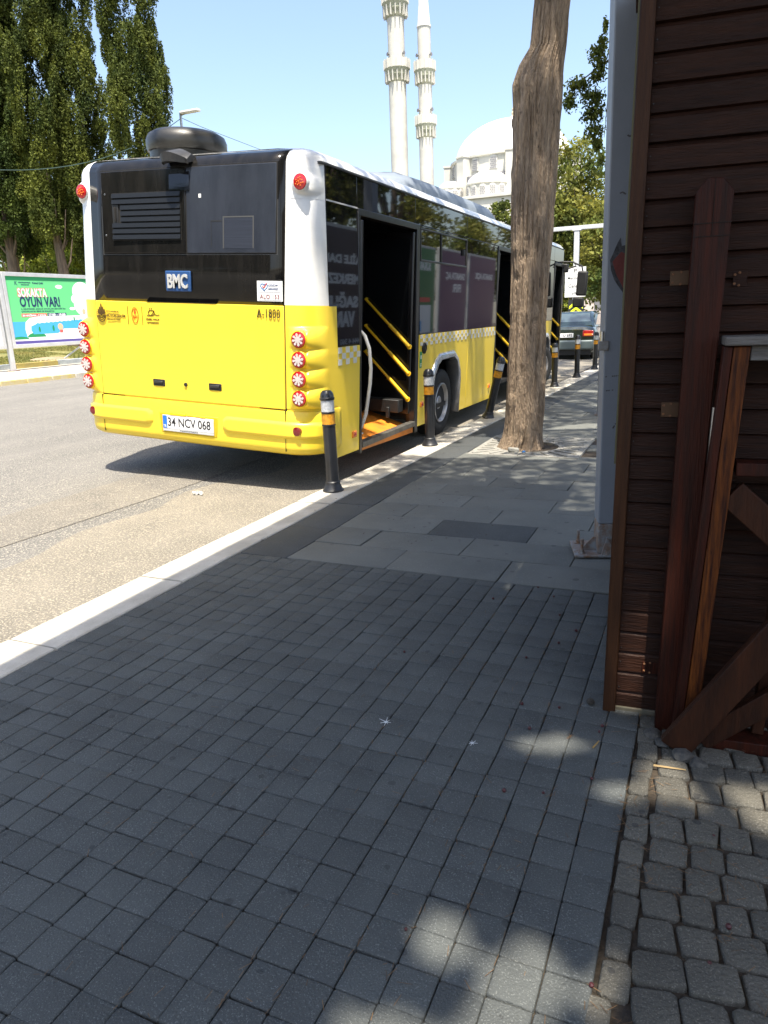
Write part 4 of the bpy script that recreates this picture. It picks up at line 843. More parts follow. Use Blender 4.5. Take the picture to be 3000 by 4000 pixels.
# low leafy growth seen mirrored in the bus windows
for k, (x, y, zc, rx, rz, lab) in enumerate(((5.2, 14, 5.2, 2.2, 2.4, 'leafy tree beyond the kiosk, mirrored in the bus windows'), (5.4, 20.5, 5.4, 2.4, 2.4, 'leafy tree above the purple poster'), (6.0, 28, 5.6, 3.0, 2.6, 'leafy tree above the green poster'), (4.8, 36, 3.6, 2.4, 3.2, 'leafy tree at the far end of the posters'))):
    round_tree('roadside_tree', lab, 'tree', x, y, 0, zc, rx, rz, 9000, .09, M_LF4, M_TRK, 'trees behind the sidewalk posters', gap=.1)

for k, (x, y, rx) in enumerate(((-17, -17, 4.2), (-23.5, -15, 4.5), (-30, -13, 4.5))):
    round_tree('broad_tree', ('dark tree behind the photographer, mirrored in the bus rear', 'second dark tree farther left behind the photographer', 'third dark tree at the far left behind the photographer')[k], 'tree', x, y, 0, 6.5, rx, 5.8, 16000, .17, M_LF, M_TRK, 'trees mirrored in the black rear panel', gap=-.1)

# ================================================================= ADDED SHADOW ROOF, POLES
M_POLE = mat('blue_grey_steel', (.225, .245, .275), .5, var=.06, vs=3., bump=.08, bs=60., stain=(9., (.12, .11, .10), .035))
M_RUST = mat('rust', (.26, .115, .045), .9, col2=(.12, .055, .03), vs=25., bump=.8, bs=90.)
M_PR = mat('pole_foot_rusty', (.24, .26, .27), .6, col2=(.19, .10, .05), vs=22., bump=.5, bs=80.)
pole = empty('steel_post', 'tall blue grey steel post beside the wooden kiosk, rusty at its bolted foot', 'post', (-.50, 4.105, 0), (0, R(-.5), R(16)))
g = MB(); g.box((0, 0, .20), (.16, .16, 6.0)); g.build('shaft', M_POLE, pole, bevel=.008)
g = MB(); g.box((0.0, 0.0, .022), (.16, .16, .20)); g.build('rusty_foot', M_PR, pole, bevel=.008)
g = MB(); g.box((-.13, -.03, .008), (.26, .26, .022)); g.build('base_plate', M_PR, pole, bevel=.003)
g = MB(); g.prism([(-.09, .022), (0, .022), (0, .10), (-.015, .10)], .075, .085, 'y'); g.build('gusset', M_PR, pole); g = MB(); g.prism([(.02, .022), (.10, .022), (.055, .12), (.045, .12)], -.022, -.004, 'y'); g.build('gusset', M_PR, pole)
for x, y in ((-.085, .02), (-.085, .20), (.05, -.012), (.2, .2)):
    g = MB(); g.lathe([(.022, .022), (.022, .028), (.014, .028), (.014, .045), (.009, .046), (.009, .105), (0, .106)], 8, o=(x, y, 0)); g.build('anchor_bolt', mat('bolt_zinc', (.33, .33, .32), .5, metal=.6, col2=(.25, .13, .07), vs=30.), pole)
# scorched opening with red sheet
g = MB(); g.prism([(.028, 1.625), (.070, 1.672), (.14, 1.64), (.14, 1.44), (.095, 1.475), (.05, 1.56)], -.006, -.002, 'y'); rs_ = g.build('red_sheet', mat('faded_red', (.155, .035, .028), .7, var=.25, vs=12), pole)
g = MB(); random.seed(3); c0 = [(.016, 1.635), (.030, 1.665), (.050, 1.715), (.066, 1.742), (.072, 1.70), (.095, 1.705), (.14, 1.67), (.14, 1.42), (.10, 1.452), (.072, 1.488), (.040, 1.535), (.022, 1.585)]; g.prism(c0, -.0025, .001, 'y'); g.build('scorch_mark', mat('soot', (.028, .027, .027), .9, col2=(.10, .105, .115), vs=30.), pole)
g = MB(); g.box((-.032, -.014, 1.175), (.022, .012, 1.225)); pd = g.build('hinge_lug', mat('lug_grey', (.30, .30, .29), .6, col2=(.22, .15, .1), vs=30), pole, bevel=.004); g = MB(); g.tube([(-.012, -.004, 1.222), (-.012, -.004, 1.275)], .009, 8); g.build('pin', M_STL, pd)
g = MB()
for pts in ([(.10, .80), (.085, .785), (.07, .77), (.06, .75)], [(.0, 1.03), (.09, 1.035), (.085, .96), (.01, .955)], [(.075, 2.22), (.09, 2.21), (.11, 2.222)], [(.05, 1.95), (.065, 1.955), (.08, 1.945)]):
    for a, b in zip(pts[:-1], pts[1:]):
        for q in range(5):
            t = random.random(); x = a[0]+(b[0]-a[0])*t; z = a[1]+(b[1]-a[1])*t; g.prism([(x, z), (x+.007, z+.002), (x+.005, z+.008), (x-.003, z+.005)], -.001, .002, 'y')
g.build('paint_chips', mat('chip_dark', (.09, .08, .08), .8), pole)
p2 = empty('steel_post', 'thinner far blue grey steel post seen just left of the near post', 'post', (-1.27, 10.0, 0), (0, 0, R(8)))
g = MB(); g.box((-.03, 0, .01), (.12, .15, 6.0)); g.build('shaft', M_POLE, p2, bevel=.006); g = MB(); g.box((-.06, -.03, 0), (.16, .2, .012)); g.build('base_plate', M_PR, p2)
root = empty('added_shadow_roof', 'unseen flat canopy roof added to cast the straight shadow edge along the kerb', 'canopy')  # unseen roof, added so its edge throws the straight shadow beside the kerb
g = MB(); g.prism([(-1.72, -2.5), (.02, -2.5), (.02, 4.3), (-1.48, 4.3), (-1.82, 3.72), (-1.80, 1.5)], 4.60, 4.68, 'z'); g.build('roof', mat('canopy_sheet', (.35, .36, .36), .5), root)
g = MB(); g.box((-1.5, 3.4, 4.5), (0, 3.5, 4.6)); g.box((-1.5, -2.3, 4.5), (0, -2.2, 4.6)); g.build('beam', M_POLE, root)
for x, y in ((-.12, -2.3), (-1.5, -2.3)): g = MB(); g.box((x, y, 0), (x+.1, y+.1, 4.5)); g.build('post', M_POLE, root)

# ================================================================= KIOSK
A_ = Vector((-.216, 2.442, 0)); DW = Vector((.9961, .0880, 0)); NB = Vector((-.0880, .9961, 0))
KM = Matrix([[DW.x, NB.x, 0, A_.x], [DW.y, NB.y, 0, A_.y], [0, 0, 1, 0], [0, 0, 0, 1]])
kio = empty('wooden_kiosk', 'dark brown wooden kiosk clad in horizontal boards at the right edge', 'kiosk'); KS = KM.copy(); KS[0][2] = DW.x*.0118; kio.matrix_world = KS
def wood(name, c1, c2, st=(.6, 6, 6), **k): return mat(name, c1, .5, col2=c2, vs=6., stretch=st, bump=.45, bs=30., spec=.15, **k)
M_WD = wood('dark_stained_boards', (.033, .0125, .0065), (.017, .0075, .005), (.7, 8, 9), island=.18)
M_TRIM = wood('brown_trim', (.060, .025, .011), (.034, .015, .008), (9, 9, .5))
M_PICK = wood('reddish_post_wood', (.052, .0115, .0055), (.020, .0075, .005), (8, 8, .5))
M_GW = wood('weathered_orange_wood', (.150, .044, .009), (.026, .008, .005), (14, 14, .9))
M_GD = wood('dark_frame_wood', (.048, .017, .008), (.024, .010, .006), (5, 5, .8))
M_TOPW = wood('grey_worn_wood', (.17, .16, .15), (.09, .08, .07), (1, 6, 6))
g = MB(); p = .0776; z = -.01; k = 0
zb = 2.31-30*p
for k in range(-1, 34):
    z0 = .071+(k-1)*p; z1 = z0+p; cut = random.uniform(-.001, .001)
    pr = [(0.012, z0), (.0, z0+.004), (.0, z1-.013), (.007, z1-.004), (.012, z1)]
    L0, L1 = .004, 3.0
    g.rings([[Vector((L0, y+cut, zz_)) for y, zz_ in pr]+[Vector((L0, .03, z1)), Vector((L0, .03, z0))], [Vector((L1, y+cut, zz_)) for y, zz_ in pr]+[Vector((L1, .03, z1)), Vector((L1, .03, z0))]])
g.build('siding', M_WD, kio, smooth=True, angle=20)
g = MB(); g.box((.0, .031, -.03), (3.0, 1.6, 2.75)); g.build('wall', M_GD, kio)
g = MB(); g.box((-.040, -.022, -.025), (.003, .03, 2.75)); g.build('corner_trim', M_TRIM, kio, bevel=.004)
g = MB(); g.box((-.046, -.006, .9), (-.0405, .03, 2.75)); g.build('yellow_sealant', mat('yellow_green_edge', (.11, .10, .045), .6), kio)
g = MB(); g.box((.002, -.006, -.035), (.16, .02, .012)); g.build('sill', mat('mossy_sill', (.12, .10, .07), .8, col2=(.07, .07, .045), vs=12.), kio, bevel=.004)
g = MB(); g.box((-.08, -.3, 2.75), (3.1, 1.7, 2.83)); g.build('roof', M_GD, kio)
g = MB()
for kk in range(1, 35):
    z0 = .071+(kk-1)*p+.035; g.lathe([(.0022, 0), (.0016, .002), (0, .002)], 6, Matrix.Translation((.011, 0, z0+random.uniform(-.02, .02))) @ Matrix.Rotation(PI/2, 4, 'X'))
g.build('nail_heads', mat('nail', (.03, .03, .03), .5), kio)
def fitting(x0, x1, z0, z1, mt, name='rusty_plate'):
    g = MB(); g.box((x0, -.0035, z0), (x1, -.0005, z1)); o = g.build(name, mt, kio, bevel=.001); g = MB()
    for q in ((.12, .2), (.12, .8), (.45, .08), (.45, .92)): g.lathe([(.004, 0), (.003, .0015), (0, .0015)], 10, Matrix.Translation((x0+(x1-x0)*q[0], -.0035, z0+(z1-z0)*q[1])) @ Matrix.Rotation(PI/2, 4, 'X'))
    g.build('screw', M_RUST, o)
M_FIT = mat('old_brass', (.075, .040, .016), .55, metal=.5, col2=(.08, .04, .02), vs=30.)
fitting(.088, .155, 1.455, 1.497, M_FIT); fitting(.088, .15, 1.056, 1.102, M_FIT); fitting(.084, .14, .155, .199, M_PICK); fitting(.262, .30, 1.445, 1.487, MATS['dark_stained_boards'], 'board_fitting')
# leaning picket post
pk = empty('wooden_fence_post', 'tall reddish wooden post with cut corners standing against the kiosk wall', 'post'); pk.matrix_world = KM
g = MB(); rs = []
for y in (-.095, -.045): rs.append([Vector((x, y, z)) for x, z in ((.134, -.05), (.148, 1.700), (.176, 1.737), (.216, 1.735), (.246, 1.700), (.205, -.06))])
g.rings(rs); g.build('board', M_PICK, pk, bevel=.003)
g = MB(); g.box((.146, -.0975, 1.616), (.245, -.0945, 1.618)); g.box((.146, -.0975, 1.581), (.244, -.0945, 1.583)); g.box((.1955, -.0975, 1.583), (.1967, -.0945, 1.735)); g.build('saw_cut', M_GAP, pk)
g = MB(); g.box((.207, -.06, .62), (.235, -.03, 1.70)); g.build('rear_batten', M_GD, pk); g = MB(); g.tube([(.235, -.11, .93), (.238, -.11, 1.10)], .006, 8); g.build('hinge_pin', M_STL, pk)
# broken frame at right
gf = empty('wooden_barrier', 'dark wooden barrier frame with worn orange leg and crossed braces beside the kiosk wall', 'barrier'); gf.matrix_world = KM
F = lambda x, y, z: Vector((x, y, z))
def bar(name, a, b, w, d, mt, par=gf, bev=.003, up=None):
    a, b = Vector(a), Vector(b); t = (b-a).normalized(); upv = Vector((0, -1, 0)); s = t.cross(upv).normalized(); n_ = s.cross(t)
    g = MB(); g.rings([[p+s*i*w/2+n_*j*d/2 for i, j in ((-1, -1), (1, -1), (1, 1), (-1, 1))] for p in (a, b)]); return g.build(name, mt, par, bevel=bev)
# leg as two faces: orange worn front, dark left
g = MB(); g.rings([[Vector(q) for q in ((.216, -.155, .02), (.258, -.155, .02), (.258, -.09, .02), (.216, -.09, .02))], [Vector(q) for q in ((.271, -.165, 1.278), (.314, -.165, 1.278), (.314, -.10, 1.278), (.271, -.10, 1.278))]]); leg = g.build('leg', M_GW, gf, bevel=.003)
g = MB(); g.rings([[Vector(q) for q in ((.186, -.150, .02), (.214, -.153, .02), (.214, -.09, .02), (.186, -.09, .02))], [Vector(q) for q in ((.246, -.160, 1.278), (.269, -.163, 1.278), (.269, -.10, 1.278), (.246, -.10, 1.278))]]); g.build('inner_leg', M_PICK, gf, bevel=.003)
g = MB(); g.box((.245, -.185, 1.281), (1.1, -.06, 1.306)); g.build('top_rail', M_TOPW, gf, bevel=.004)
g = MB(); g.box((.316, -.155, 1.237), (1.05, -.12, 1.279)); g.build('upper_rail', M_TOPW, gf, bevel=.003)
g = MB(); g.box((.306, -.165, .905), (1.05, -.10, .944)); g.build('middle_rail', M_PICK, gf, bevel=.003)
bar('brace', (.300, -.140, .85), (.62, -.140, .56), .085, .03, M_GD)
g = MB(); g.box((.285, -.165, -.012), (1.1, -.07, .030)); g.build('bottom_rail', M_PICK, gf, bevel=.003)
bar('brace', (.19, -.200, .0), (.62, -.195, .70), .095, .035, M_GD); bar('brace', (.27, -.165, .02), (.62, -.165, .33), .07, .03, M_GD)
bar('post', (.96, -.13, 0), (.99, -.13, 1.28), .05, .05, M_GD); bar('post', (.445, -.10, .04), (.47, -.10, .9), .035, .04, M_GD)

# ================================================================= BILLBOARDS (left)
LV = [0]
def flat_poly(mb, pts, x, th=.002, sx=1):
    LV[0] = (LV[0]+1) % 9; x += LV[0]*.00013; th += LV[0]*.00007
    mb.rings([[Vector((x, y, z)) for y, z in pts], [Vector((x+th*sx, y, z)) for y, z in pts]])
M_FR = mat('billboard_frame', (.52, .53, .54), .45, metal=.3, var=.08, vs=3.)
BXp = -22.0
def ellipse(cy, cz, a, b, n=24, t0=0, t1=2*PI): return [(cy+a*math.cos(t), cz+b*math.sin(t)) for t in np.linspace(t0, t1, n, endpoint=(t1-t0 < 6))]
bb = empty('billboard', 'green poster billboard reading SOKAKTA OYUN VAR across the road', 'billboard')
y0, y1, z0, z1 = 18.20, 22.45, .80, 3.33
g = MB(); fw = .13
g.box((BXp-.15, y0, z0), (BXp+.05, y0+fw, z1)); g.box((BXp-.15, y1-fw, z0), (BXp+.05, y1, z1)); g.box((BXp-.15, y0+fw, z1-fw), (BXp+.05, y1-fw, z1)); g.box((BXp-.15, y0+fw, z0), (BXp+.05, y1-fw, z0+fw)); g.build('frame', M_FR, bb, bevel=.01)
g = MB(); g.box((BXp-.12, y0-.16, -.02), (BXp+.04, y0-.02, z1-.02)); g.build('leg', M_FR, bb, bevel=.01); g = MB(); g.box((BXp-.12, y1+.02, -.02), (BXp+.04, y1+.16, z1)); g.build('leg', M_FR, bb, bevel=.01)
g = MB(); g.tube([(BXp-.1, 21.6, z0+.05), (BXp-.9, 21.2, .28)], .03, 8); g.tube([(BXp-.1, 19.2, z0+.05), (BXp-.3, 19.2, .25)], .001, 4); g.build('prop', M_FR, bb)
g = MB(); g.box((BXp-.2, y0-.24, .034), (BXp+.12, y0+.06, .05)); g.build('foot_plate', M_RUST, bb)
def pc(n_, c): return mat('print_'+n_, c, .35)
GR = pc('green', (.13, .58, .22)); DG = pc('dark_green', (.015, .26, .09)); WH = pc('white', (.80, .82, .84)); NV = pc('navy', (.012, .035, .10)); RD = pc('coral', (.72, .10, .08)); BL = pc('sky_blue', (.06, .38, .80)); SK = pc('skin', (.75, .45, .28)); BN = pc('violet', (.09, .07, .28))
py0, py1, pz0, pz1 = y0+fw, y1-fw, z0+fw, z1-fw; H_ = pz1-pz0; X1 = BXp+.02
g = MB(); g.box((X1-.02, py0, pz0), (X1, py1, pz1)); ps = g.build('poster', GR, bb)
V = lambda f: pz1-f*H_
g = MB(); flat_poly(g, [(py0, V(0)), (py1, V(0)), (py1, V(.045)), (py0, V(.06))], X1); flat_poly(g, ellipse(py0+.95, V(.905), .40, .16, 12, 0, PI), X1+.006); flat_poly(g, ellipse(py0+.25, V(.93), .35, .10, 12, 0, PI), X1+.006); flat_poly(g, ellipse(py0+1.1, V(.79), .045, .10), X1+.011); flat_poly(g, ellipse(py0+1.72, V(.78), .05, .11), X1+.011); flat_poly(g, ellipse(py0+2.75, V(.64), .03, .08), X1+.011); g.build('dark_green_print', DG, ps)
g = MB(); flat_poly(g, [(py0, V(1.)), (py1, V(1.)), (py1, V(.965)), (py0, V(.955))], X1+.008); g.build('violet_band', BN, ps)
g = MB(); flat_poly(g, [(py0, V(.67)), (py0+1.0, V(.67)), (py0+1.0, V(.93)), (py0, V(.93))], X1+.0015); g.build('water', BL, ps)
g = MB(); flat_poly(g, [(py0+.55, V(.92)), (py0+.50, V(.78)), (py0+.55, V(.68)), (py0+.75, V(.615)), (py0+1.1, V(.595)), (py1, V(.585)), (py1, V(.965)), (py0, V(.965)), (py0, V(.93))], X1+.0035); flat_poly(g, ellipse(py0+2.25, V(.14), .16, .07), X1); flat_poly(g, ellipse(py0+2.75, V(.48), .14, .055), X1)
for cy, cz, a in ((2.95, .33, .20), (3.3, .22, .45), (3.35, .42, .5), (3.9, .3, .5)): flat_poly(g, ellipse(py0+cy, V(cz), a, a*.85), X1+.0)
g.build('white_print', WH, ps)
g = MB(); flat_poly(g, [(py0+.82, V(.86)), (py0+.74, V(.80)), (py0+.76, V(.74)), (py0+.95, V(.715))]+[(py0+.95+.1*k, V(.705-.002*k-(.012 if k % 2 else 0))) for k in range(1, 28)]+[(py1, V(.80)), (py0+2.2, V(.79)), (py0+1.9, V(.86))], X1+.0055); g.build('river', BL, ps)
g = MB(); flat_poly(g, ellipse(py0+2.05, V(.76), .12, .12), X1+.008); flat_poly(g, ellipse(py0+3.28, V(.53), .08, .1), X1+.008); g.build('round_face', SK, ps)
g = MB(); flat_poly(g, [(py0+2.0, V(.81)), (py0+2.15, V(.81)), (py0+2.13, V(.85)), (py0+1.99, V(.85))], X1+.010); flat_poly(g, [(py0+.44, V(.548)), (py0+1.53, V(.548)), (py0+1.53, V(.60)), (py0+.44, V(.60))], X1); g.build('red_print', RD, ps)
g = MB(); flat_poly(g, [(py0+1.56, V(.545)), (py0+2.42, V(.545)), (py0+2.42, V(.598)), (py0+1.56, V(.598))], X1); g.build('navy_box', NV, ps)
Yv, Zv, Xv = (0, 1, 0), (0, 0, 1), (1, 0, 0)
g = MB(); text_into(g, 'SOKAKTA', 1.26, .325, (X1+.001, py0+.41, V(.308)), Yv, Zv, Xv, bold=.075, space=1.08, ext=.002); g.build('lettering_outline', RD, ps)
g = MB(); text_into(g, 'SOKAKTA', 1.22, .29, (X1+.001, py0+.43, V(.301)), Yv, Zv, Xv, bold=.028, space=1.13, ext=.004); g.build('lettering', WH, ps)
g = MB(); text_into(g, 'OYUN VAR!', 1.75, .36, (X1+.001, py0+.45, V(.452)), Yv, Zv, Xv, bold=.035, space=1.04, ext=.004); text_into(g, '2. GELENEKSEL ÇOCUK OYUNLARI ŞENLİĞİ İLE', 1.95, .065, (X1+.001, py0+.46, V(.493)), Yv, Zv, Xv, bold=.02, ext=.003); text_into(g, 'ÇOCUKLAR BU SENE DE SOKAKTA!', 1.42, .065, (X1+.001, py0+.46, V(.533)), Yv, Zv, Xv, bold=.02, ext=.003)
text_into(g, 'KÜÇÜKÇEKMECE', .50, .05, (X1+.001, py0+.52, V(.100)), Yv, Zv, Xv, bold=.03, ext=.003); text_into(g, 'BELEDİYESİ', .33, .04, (X1+.001, py0+.62, V(.128)), Yv, Zv, Xv, bold=.03, ext=.003); text_into(g, 'Kemal Çebi', .46, .085, (X1+.001, py0+1.10, V(.112)), Yv, Zv, Xv, bold=.02, ext=.003); text_into(g, 'K', .11, .13, (X1+.001, py0+.36, V(.128)), Yv, Zv, Xv, bold=.0, ext=.003); g.build('lettering', NV, ps)
g = MB(); text_into(g, '30 HAZİRAN - 7 EYLÜL', 1.02, .085, (X1+.003, py0+.475, V(.592)), Yv, Zv, Xv, bold=.04, ext=.003); text_into(g, '17.00 - 19.00', .76, .085, (X1+.003, py0+1.61, V(.590)), Yv, Zv, Xv, bold=.04, ext=.003); g.build('lettering', WH, ps)
bb2 = empty('billboard', 'blue and white poster billboard cut off at the left edge of the photo', 'billboard')
g = MB(); a0, a1 = 13.7, 17.95; g.box((BXp-.15, a1-fw, z0), (BXp+.05, a1, z1)); g.box((BXp-.15, a0, z1-fw), (BXp+.05, a1-fw, z1)); g.box((BXp-.15, a0, z0), (BXp+.05, a1-fw, z0+fw)); g.box((BXp-.15, a0-fw, z0), (BXp+.05, a0, z1)); g.build('frame', M_FR, bb2, bevel=.01)
g = MB(); g.box((X1-.02, a0, z0+fw), (X1, a1-fw, z1-fw)); p_ = g.build('poster', WH, bb2); g = MB(); flat_poly(g, [(a1-fw-.5, 1.3), (a1-fw, 1.6), (a1-fw, 2.7), (a1-fw-.9, 3.0)], X1); g.build('blue_print', BL, p_)
g = MB(); g.box((BXp-.12, a0-.3, -.02), (BXp+.04, a0-.16, z1)); g.build('leg', M_FR, bb2)
# posters at the right, visible mirrored in the bus windows (facing -x)
Yr = (0, -1, 0); Xr = (-1, 0, 0)
def rposter(y0, y1, z0, z1, bgc, lines, lab, extra=None):
    r = empty('sidewalk_poster', lab, 'poster board'); g = MB(); g.box((3.0, y0-.08, z0-.08), (3.12, y1+.08, z1+.08)); g.build('frame', M_FR, r, bevel=.01)
    g = MB(); g.box((2.985, y0, z0), (2.998, y1, z1)); p = g.build('poster', bgc, r); g = MB()
    for s, w_, h_, yy_, zz_, b_ in lines: text_into(g, s, w_, h_, (2.984, yy_, zz_), Yr, Zv, Xr, bold=b_, ext=.003)
    g.build('lettering', WH, p)
    g = MB(); g.box((3.02, y0+.2, 0), (3.12, y0+.3, z0)); g.build('leg', M_FR, r); g = MB(); g.box((3.02, y1-.3, 0), (3.12, y1-.2, z0)); g.build('leg', M_FR, r)
    if extra: extra(p)
PUR = pc('plum', (.040, .022, .038)); PU2 = pc('purple', (.14, .06, .135))
rposter(14.9, 19.0, .25, 3.25, PUR, [('AİLE DANIŞMA', 3.4, .34, 18.7, 2.35, .05), ('MERKEZLERİ', 2.9, .34, 18.6, 1.90, .05), ('SAĞLIKLI', 2.5, .40, 18.5, 1.30, .06), ('VAR!', 1.2, .42, 18.3, .80, .06), ('444 4 360', 1.2, .15, 18.6, .35, .02)], 'dark plum poster board on the sidewalk with white words')
def ex1(p):
    g = MB(); g.box((2.982, 21.2, .45), (2.985, 24.3, 1.35)); g.build('white_print', WH, p); g = MB(); g.box((2.979, 21.4, .5), (2.981, 23.4, .85)); g.build('blue_print', BL, p); g = MB(); g.box((2.982, 22.4, 1.45), (2.984, 24.2, 1.6)); g.build('red_print', RD, p)
rposter(21.0, 24.6, .45, 3.15, pc('deep_green', (.05, .20, .08)), [('SOKAKTA', 1.5, .35, 24.2, 2.45, .05)], 'green poster board on the sidewalk between plum and purple ones', ex1)
rposter(25.2, 28.3, .30, 3.2, PU2, [('SANATA AÇ', 2.2, .3, 28.0, 2.2, .04), ('FRFR', 1.0, .3, 27.6, 1.8, .04)], 'purple poster board on the sidewalk, nearer one')
rposter(28.7, 32.4, .30, 3.2, PU2, [('SANATA AÇIK', 2.6, .3, 32.0, 2.3, .04)], 'purple poster board on the sidewalk, farthest one')

# ================================================================= STREET LAMP, CABLE
sl_ = empty('street_lamp', 'grey street lamp rising behind the bus roof dome', 'street lamp', (-22.95, 30, 0))
g = MB(); g.tube([(0, 0, 0), (0, 0, 5), (.02, 0, 10.72)], [.12, .09, .055], 12); g.build('pole', M_STL, sl_, smooth=True)
g = MB(); g.tube([(0, 0, 10.62), (.35, 0, 10.68)], .03, 8); g.build('arm', M_STL, sl_)
g = MB(); g.box((.05, -.14, 10.66), (1.08, .14, 10.78)); g.build('lamp_head', M_WHT, sl_, bevel=.05, seg=3)
g = MB(); pts = [(-15, 34.5, 7.6), (-19.5, 33, 8.95), (-22.3, 30.6, 10.2), (-22.95, 30, 10.55)]; g.tube(pts, .012, 6)
A0, B0 = Vector((-22.95, 30, 10.5)), Vector((-21.9, 18.8, 6.55)); 
pts = [A0.lerp(B0, t)-Vector((0, 0, 1.1*4*t*(1-t)*.55)) for t in np.linspace(0, 1, 14)]+[Vector((-22.0, 17, 6.3)), Vector((-21.5, 10, 6.8))]; g.tube(pts, .016, 6); tag(g.build('overhead_cable', mat('cable_green', (.03, .06, .05), .6), smooth=True), 'thin overhead cable sagging from the street lamp across the cypresses', 'cable')

# ================================================================= MOSQUE
M_ST = mat('pale_stone', (.56, .55, .49), .85, col2=(.45, .44, .40), vs=.5); M_STD = mat('grey_stone', (.17, .17, .18), .85, var=.12, vs=.6); M_LEAD = mat('white_lead_dome', (.72, .73, .73), .6, var=.05, vs=.3)
MY = 120; MX = -29.75
mo = empty('mosque', 'white domed mosque behind the bus and the trunk', 'mosque', (MX, MY, 0))
M_HOLE = mat('hole_grey', (.20, .20, .21), .9); M_WL = mat('window_lattice_white', (.50, .49, .46), .8)
g = MB(); rD = 8.75; g.lathe([(rD*math.cos(t), 5.9*math.sin(t)) for t in np.linspace(0, PI/2, 16)], 64, o=(0, 0, 23.7)); dm = g.build('dome', M_LEAD, mo, smooth=True)
g = MB(); g.lathe([(.20, 0), (.4, .4), (.15, .7), (.28, 1.0), (.1, 1.2), (.18, 1.5), (.05, 1.7), (.03, 2.3)], 12, o=(0, 0, 29.5)); g.build('finial', mat('gilt', (.5, .42, .28), .5, metal=.5), dm, smooth=True)
g = MB(); g.lathe([(9.3, 16.0), (9.3, 23.2), (9.6, 23.3), (9.6, 23.6), (9.2, 23.7), (8.8, 23.9)], 64); g.build('drum', M_ST, mo, smooth=True, angle=20)
def arch_window(T, w_, h_, nx_, nz_):
    g = MB(); g.prism([(-w_*.62, 0), (w_*.62, 0)]+[(w_*.62*math.cos(t), h_-w_/2+w_*.78*math.sin(t)) for t in np.linspace(0, PI, 9)], -.10, .1, 'y', T); o = g.build('window', M_ST, mo)
    g = MB(); g.prism([(-w_/2, 0), (w_/2, 0)]+[(w_/2*math.cos(t), h_-w_/2+w_/2*1.25*math.sin(t)) for t in np.linspace(0, PI, 9)], -.13, .1, 'y', T); g.cur = 1
    for i in range(nx_):
        for j in range(nz_): g.lathe([(w_*.11, 0), (w_*.11, .03), (0, .03)], 6, T @ Matrix.Translation(((i-(nx_-1)/2)*w_/nx_*.95+(.05*w_ if j % 2 else -.05*w_), -.13, .16+j*(h_-.2)/nz_)) @ Matrix.Rotation(PI/2, 4, 'X'))
    g.build('lattice', [M_WL, M_HOLE], o)
for k in range(-5, 6): arch_window(Matrix.Rotation(R(-3+k*18.5), 4, 'Z') @ Matrix.Translation((0, -9.3, 21.35)), .98, 1.75, 4, 6)
for k in range(-2, 3):
    T = Matrix.Rotation(R(12.8+k*45), 4, 'Z'); g = MB(); g.box((-.80, -10.6, 17.0), (.80, -9.0, 23.3), T); g.box((-.9, -10.7, 23.3), (.9, -9.0, 23.6), T); g.build('buttress', M_ST, mo, bevel=.05)
    for s_ in (-1, 1):
        g = MB()
        for q in range(5): a_, b_ = sorted((s_*(.80+q*.5), s_*(.80+(q+1)*.5))); g.box((a_, -10.0, 17.0), (b_, -9.0, 20.7-q*.50), T)
        g.build('stepped_buttress', M_STD, mo)
g = MB(); g.lathe([(9.7, 16.0), (9.7, 20.7), (9.3, 20.9)], 64); g.build('shoulder', M_STD, mo)
for x, r in ((-7.0, 1.7), (-1.2, 3.1), (5.2, 1.8)):
    yc = -9.4; g = MB(); g.lathe([(r*math.cos(t), r*.55*math.sin(t)) for t in np.linspace(0, PI/2, 10)], 40, o=(x, yc, 19.3)); hd = g.build('half_dome', M_LEAD, mo, smooth=True)
    g = MB(); g.lathe([(r, 16.0), (r, 19.0), (r*1.05, 19.1), (r*1.05, 19.3)], 40, o=(x, yc, 0)); g.build('half_dome_drum', M_ST, mo, smooth=True, angle=20)
    for k in range(-3, 4): arch_window(Matrix.Translation((x, yc, 0)) @ Matrix.Rotation(R(k*(26 if r > 3 else 40)), 4, 'Z') @ Matrix.Translation((0, -r, 17.5)), .8, 1.35, 3, 5)
g = MB(); g.box((-12.5, -13.5, 0), (12.5, 12, 16.9)); g.box((-12.8, -13.8, 16.9), (12.8, 12.3, 17.3)); g.build('prayer_hall', M_ST, mo, bevel=.05)
for x in np.arange(-11, 12, 3.0):
    g = MB(); g.box((x-.5, -13.58, 12.4), (x+.5, -13.4, 15.0)); g.build('window', M_STD, mo)

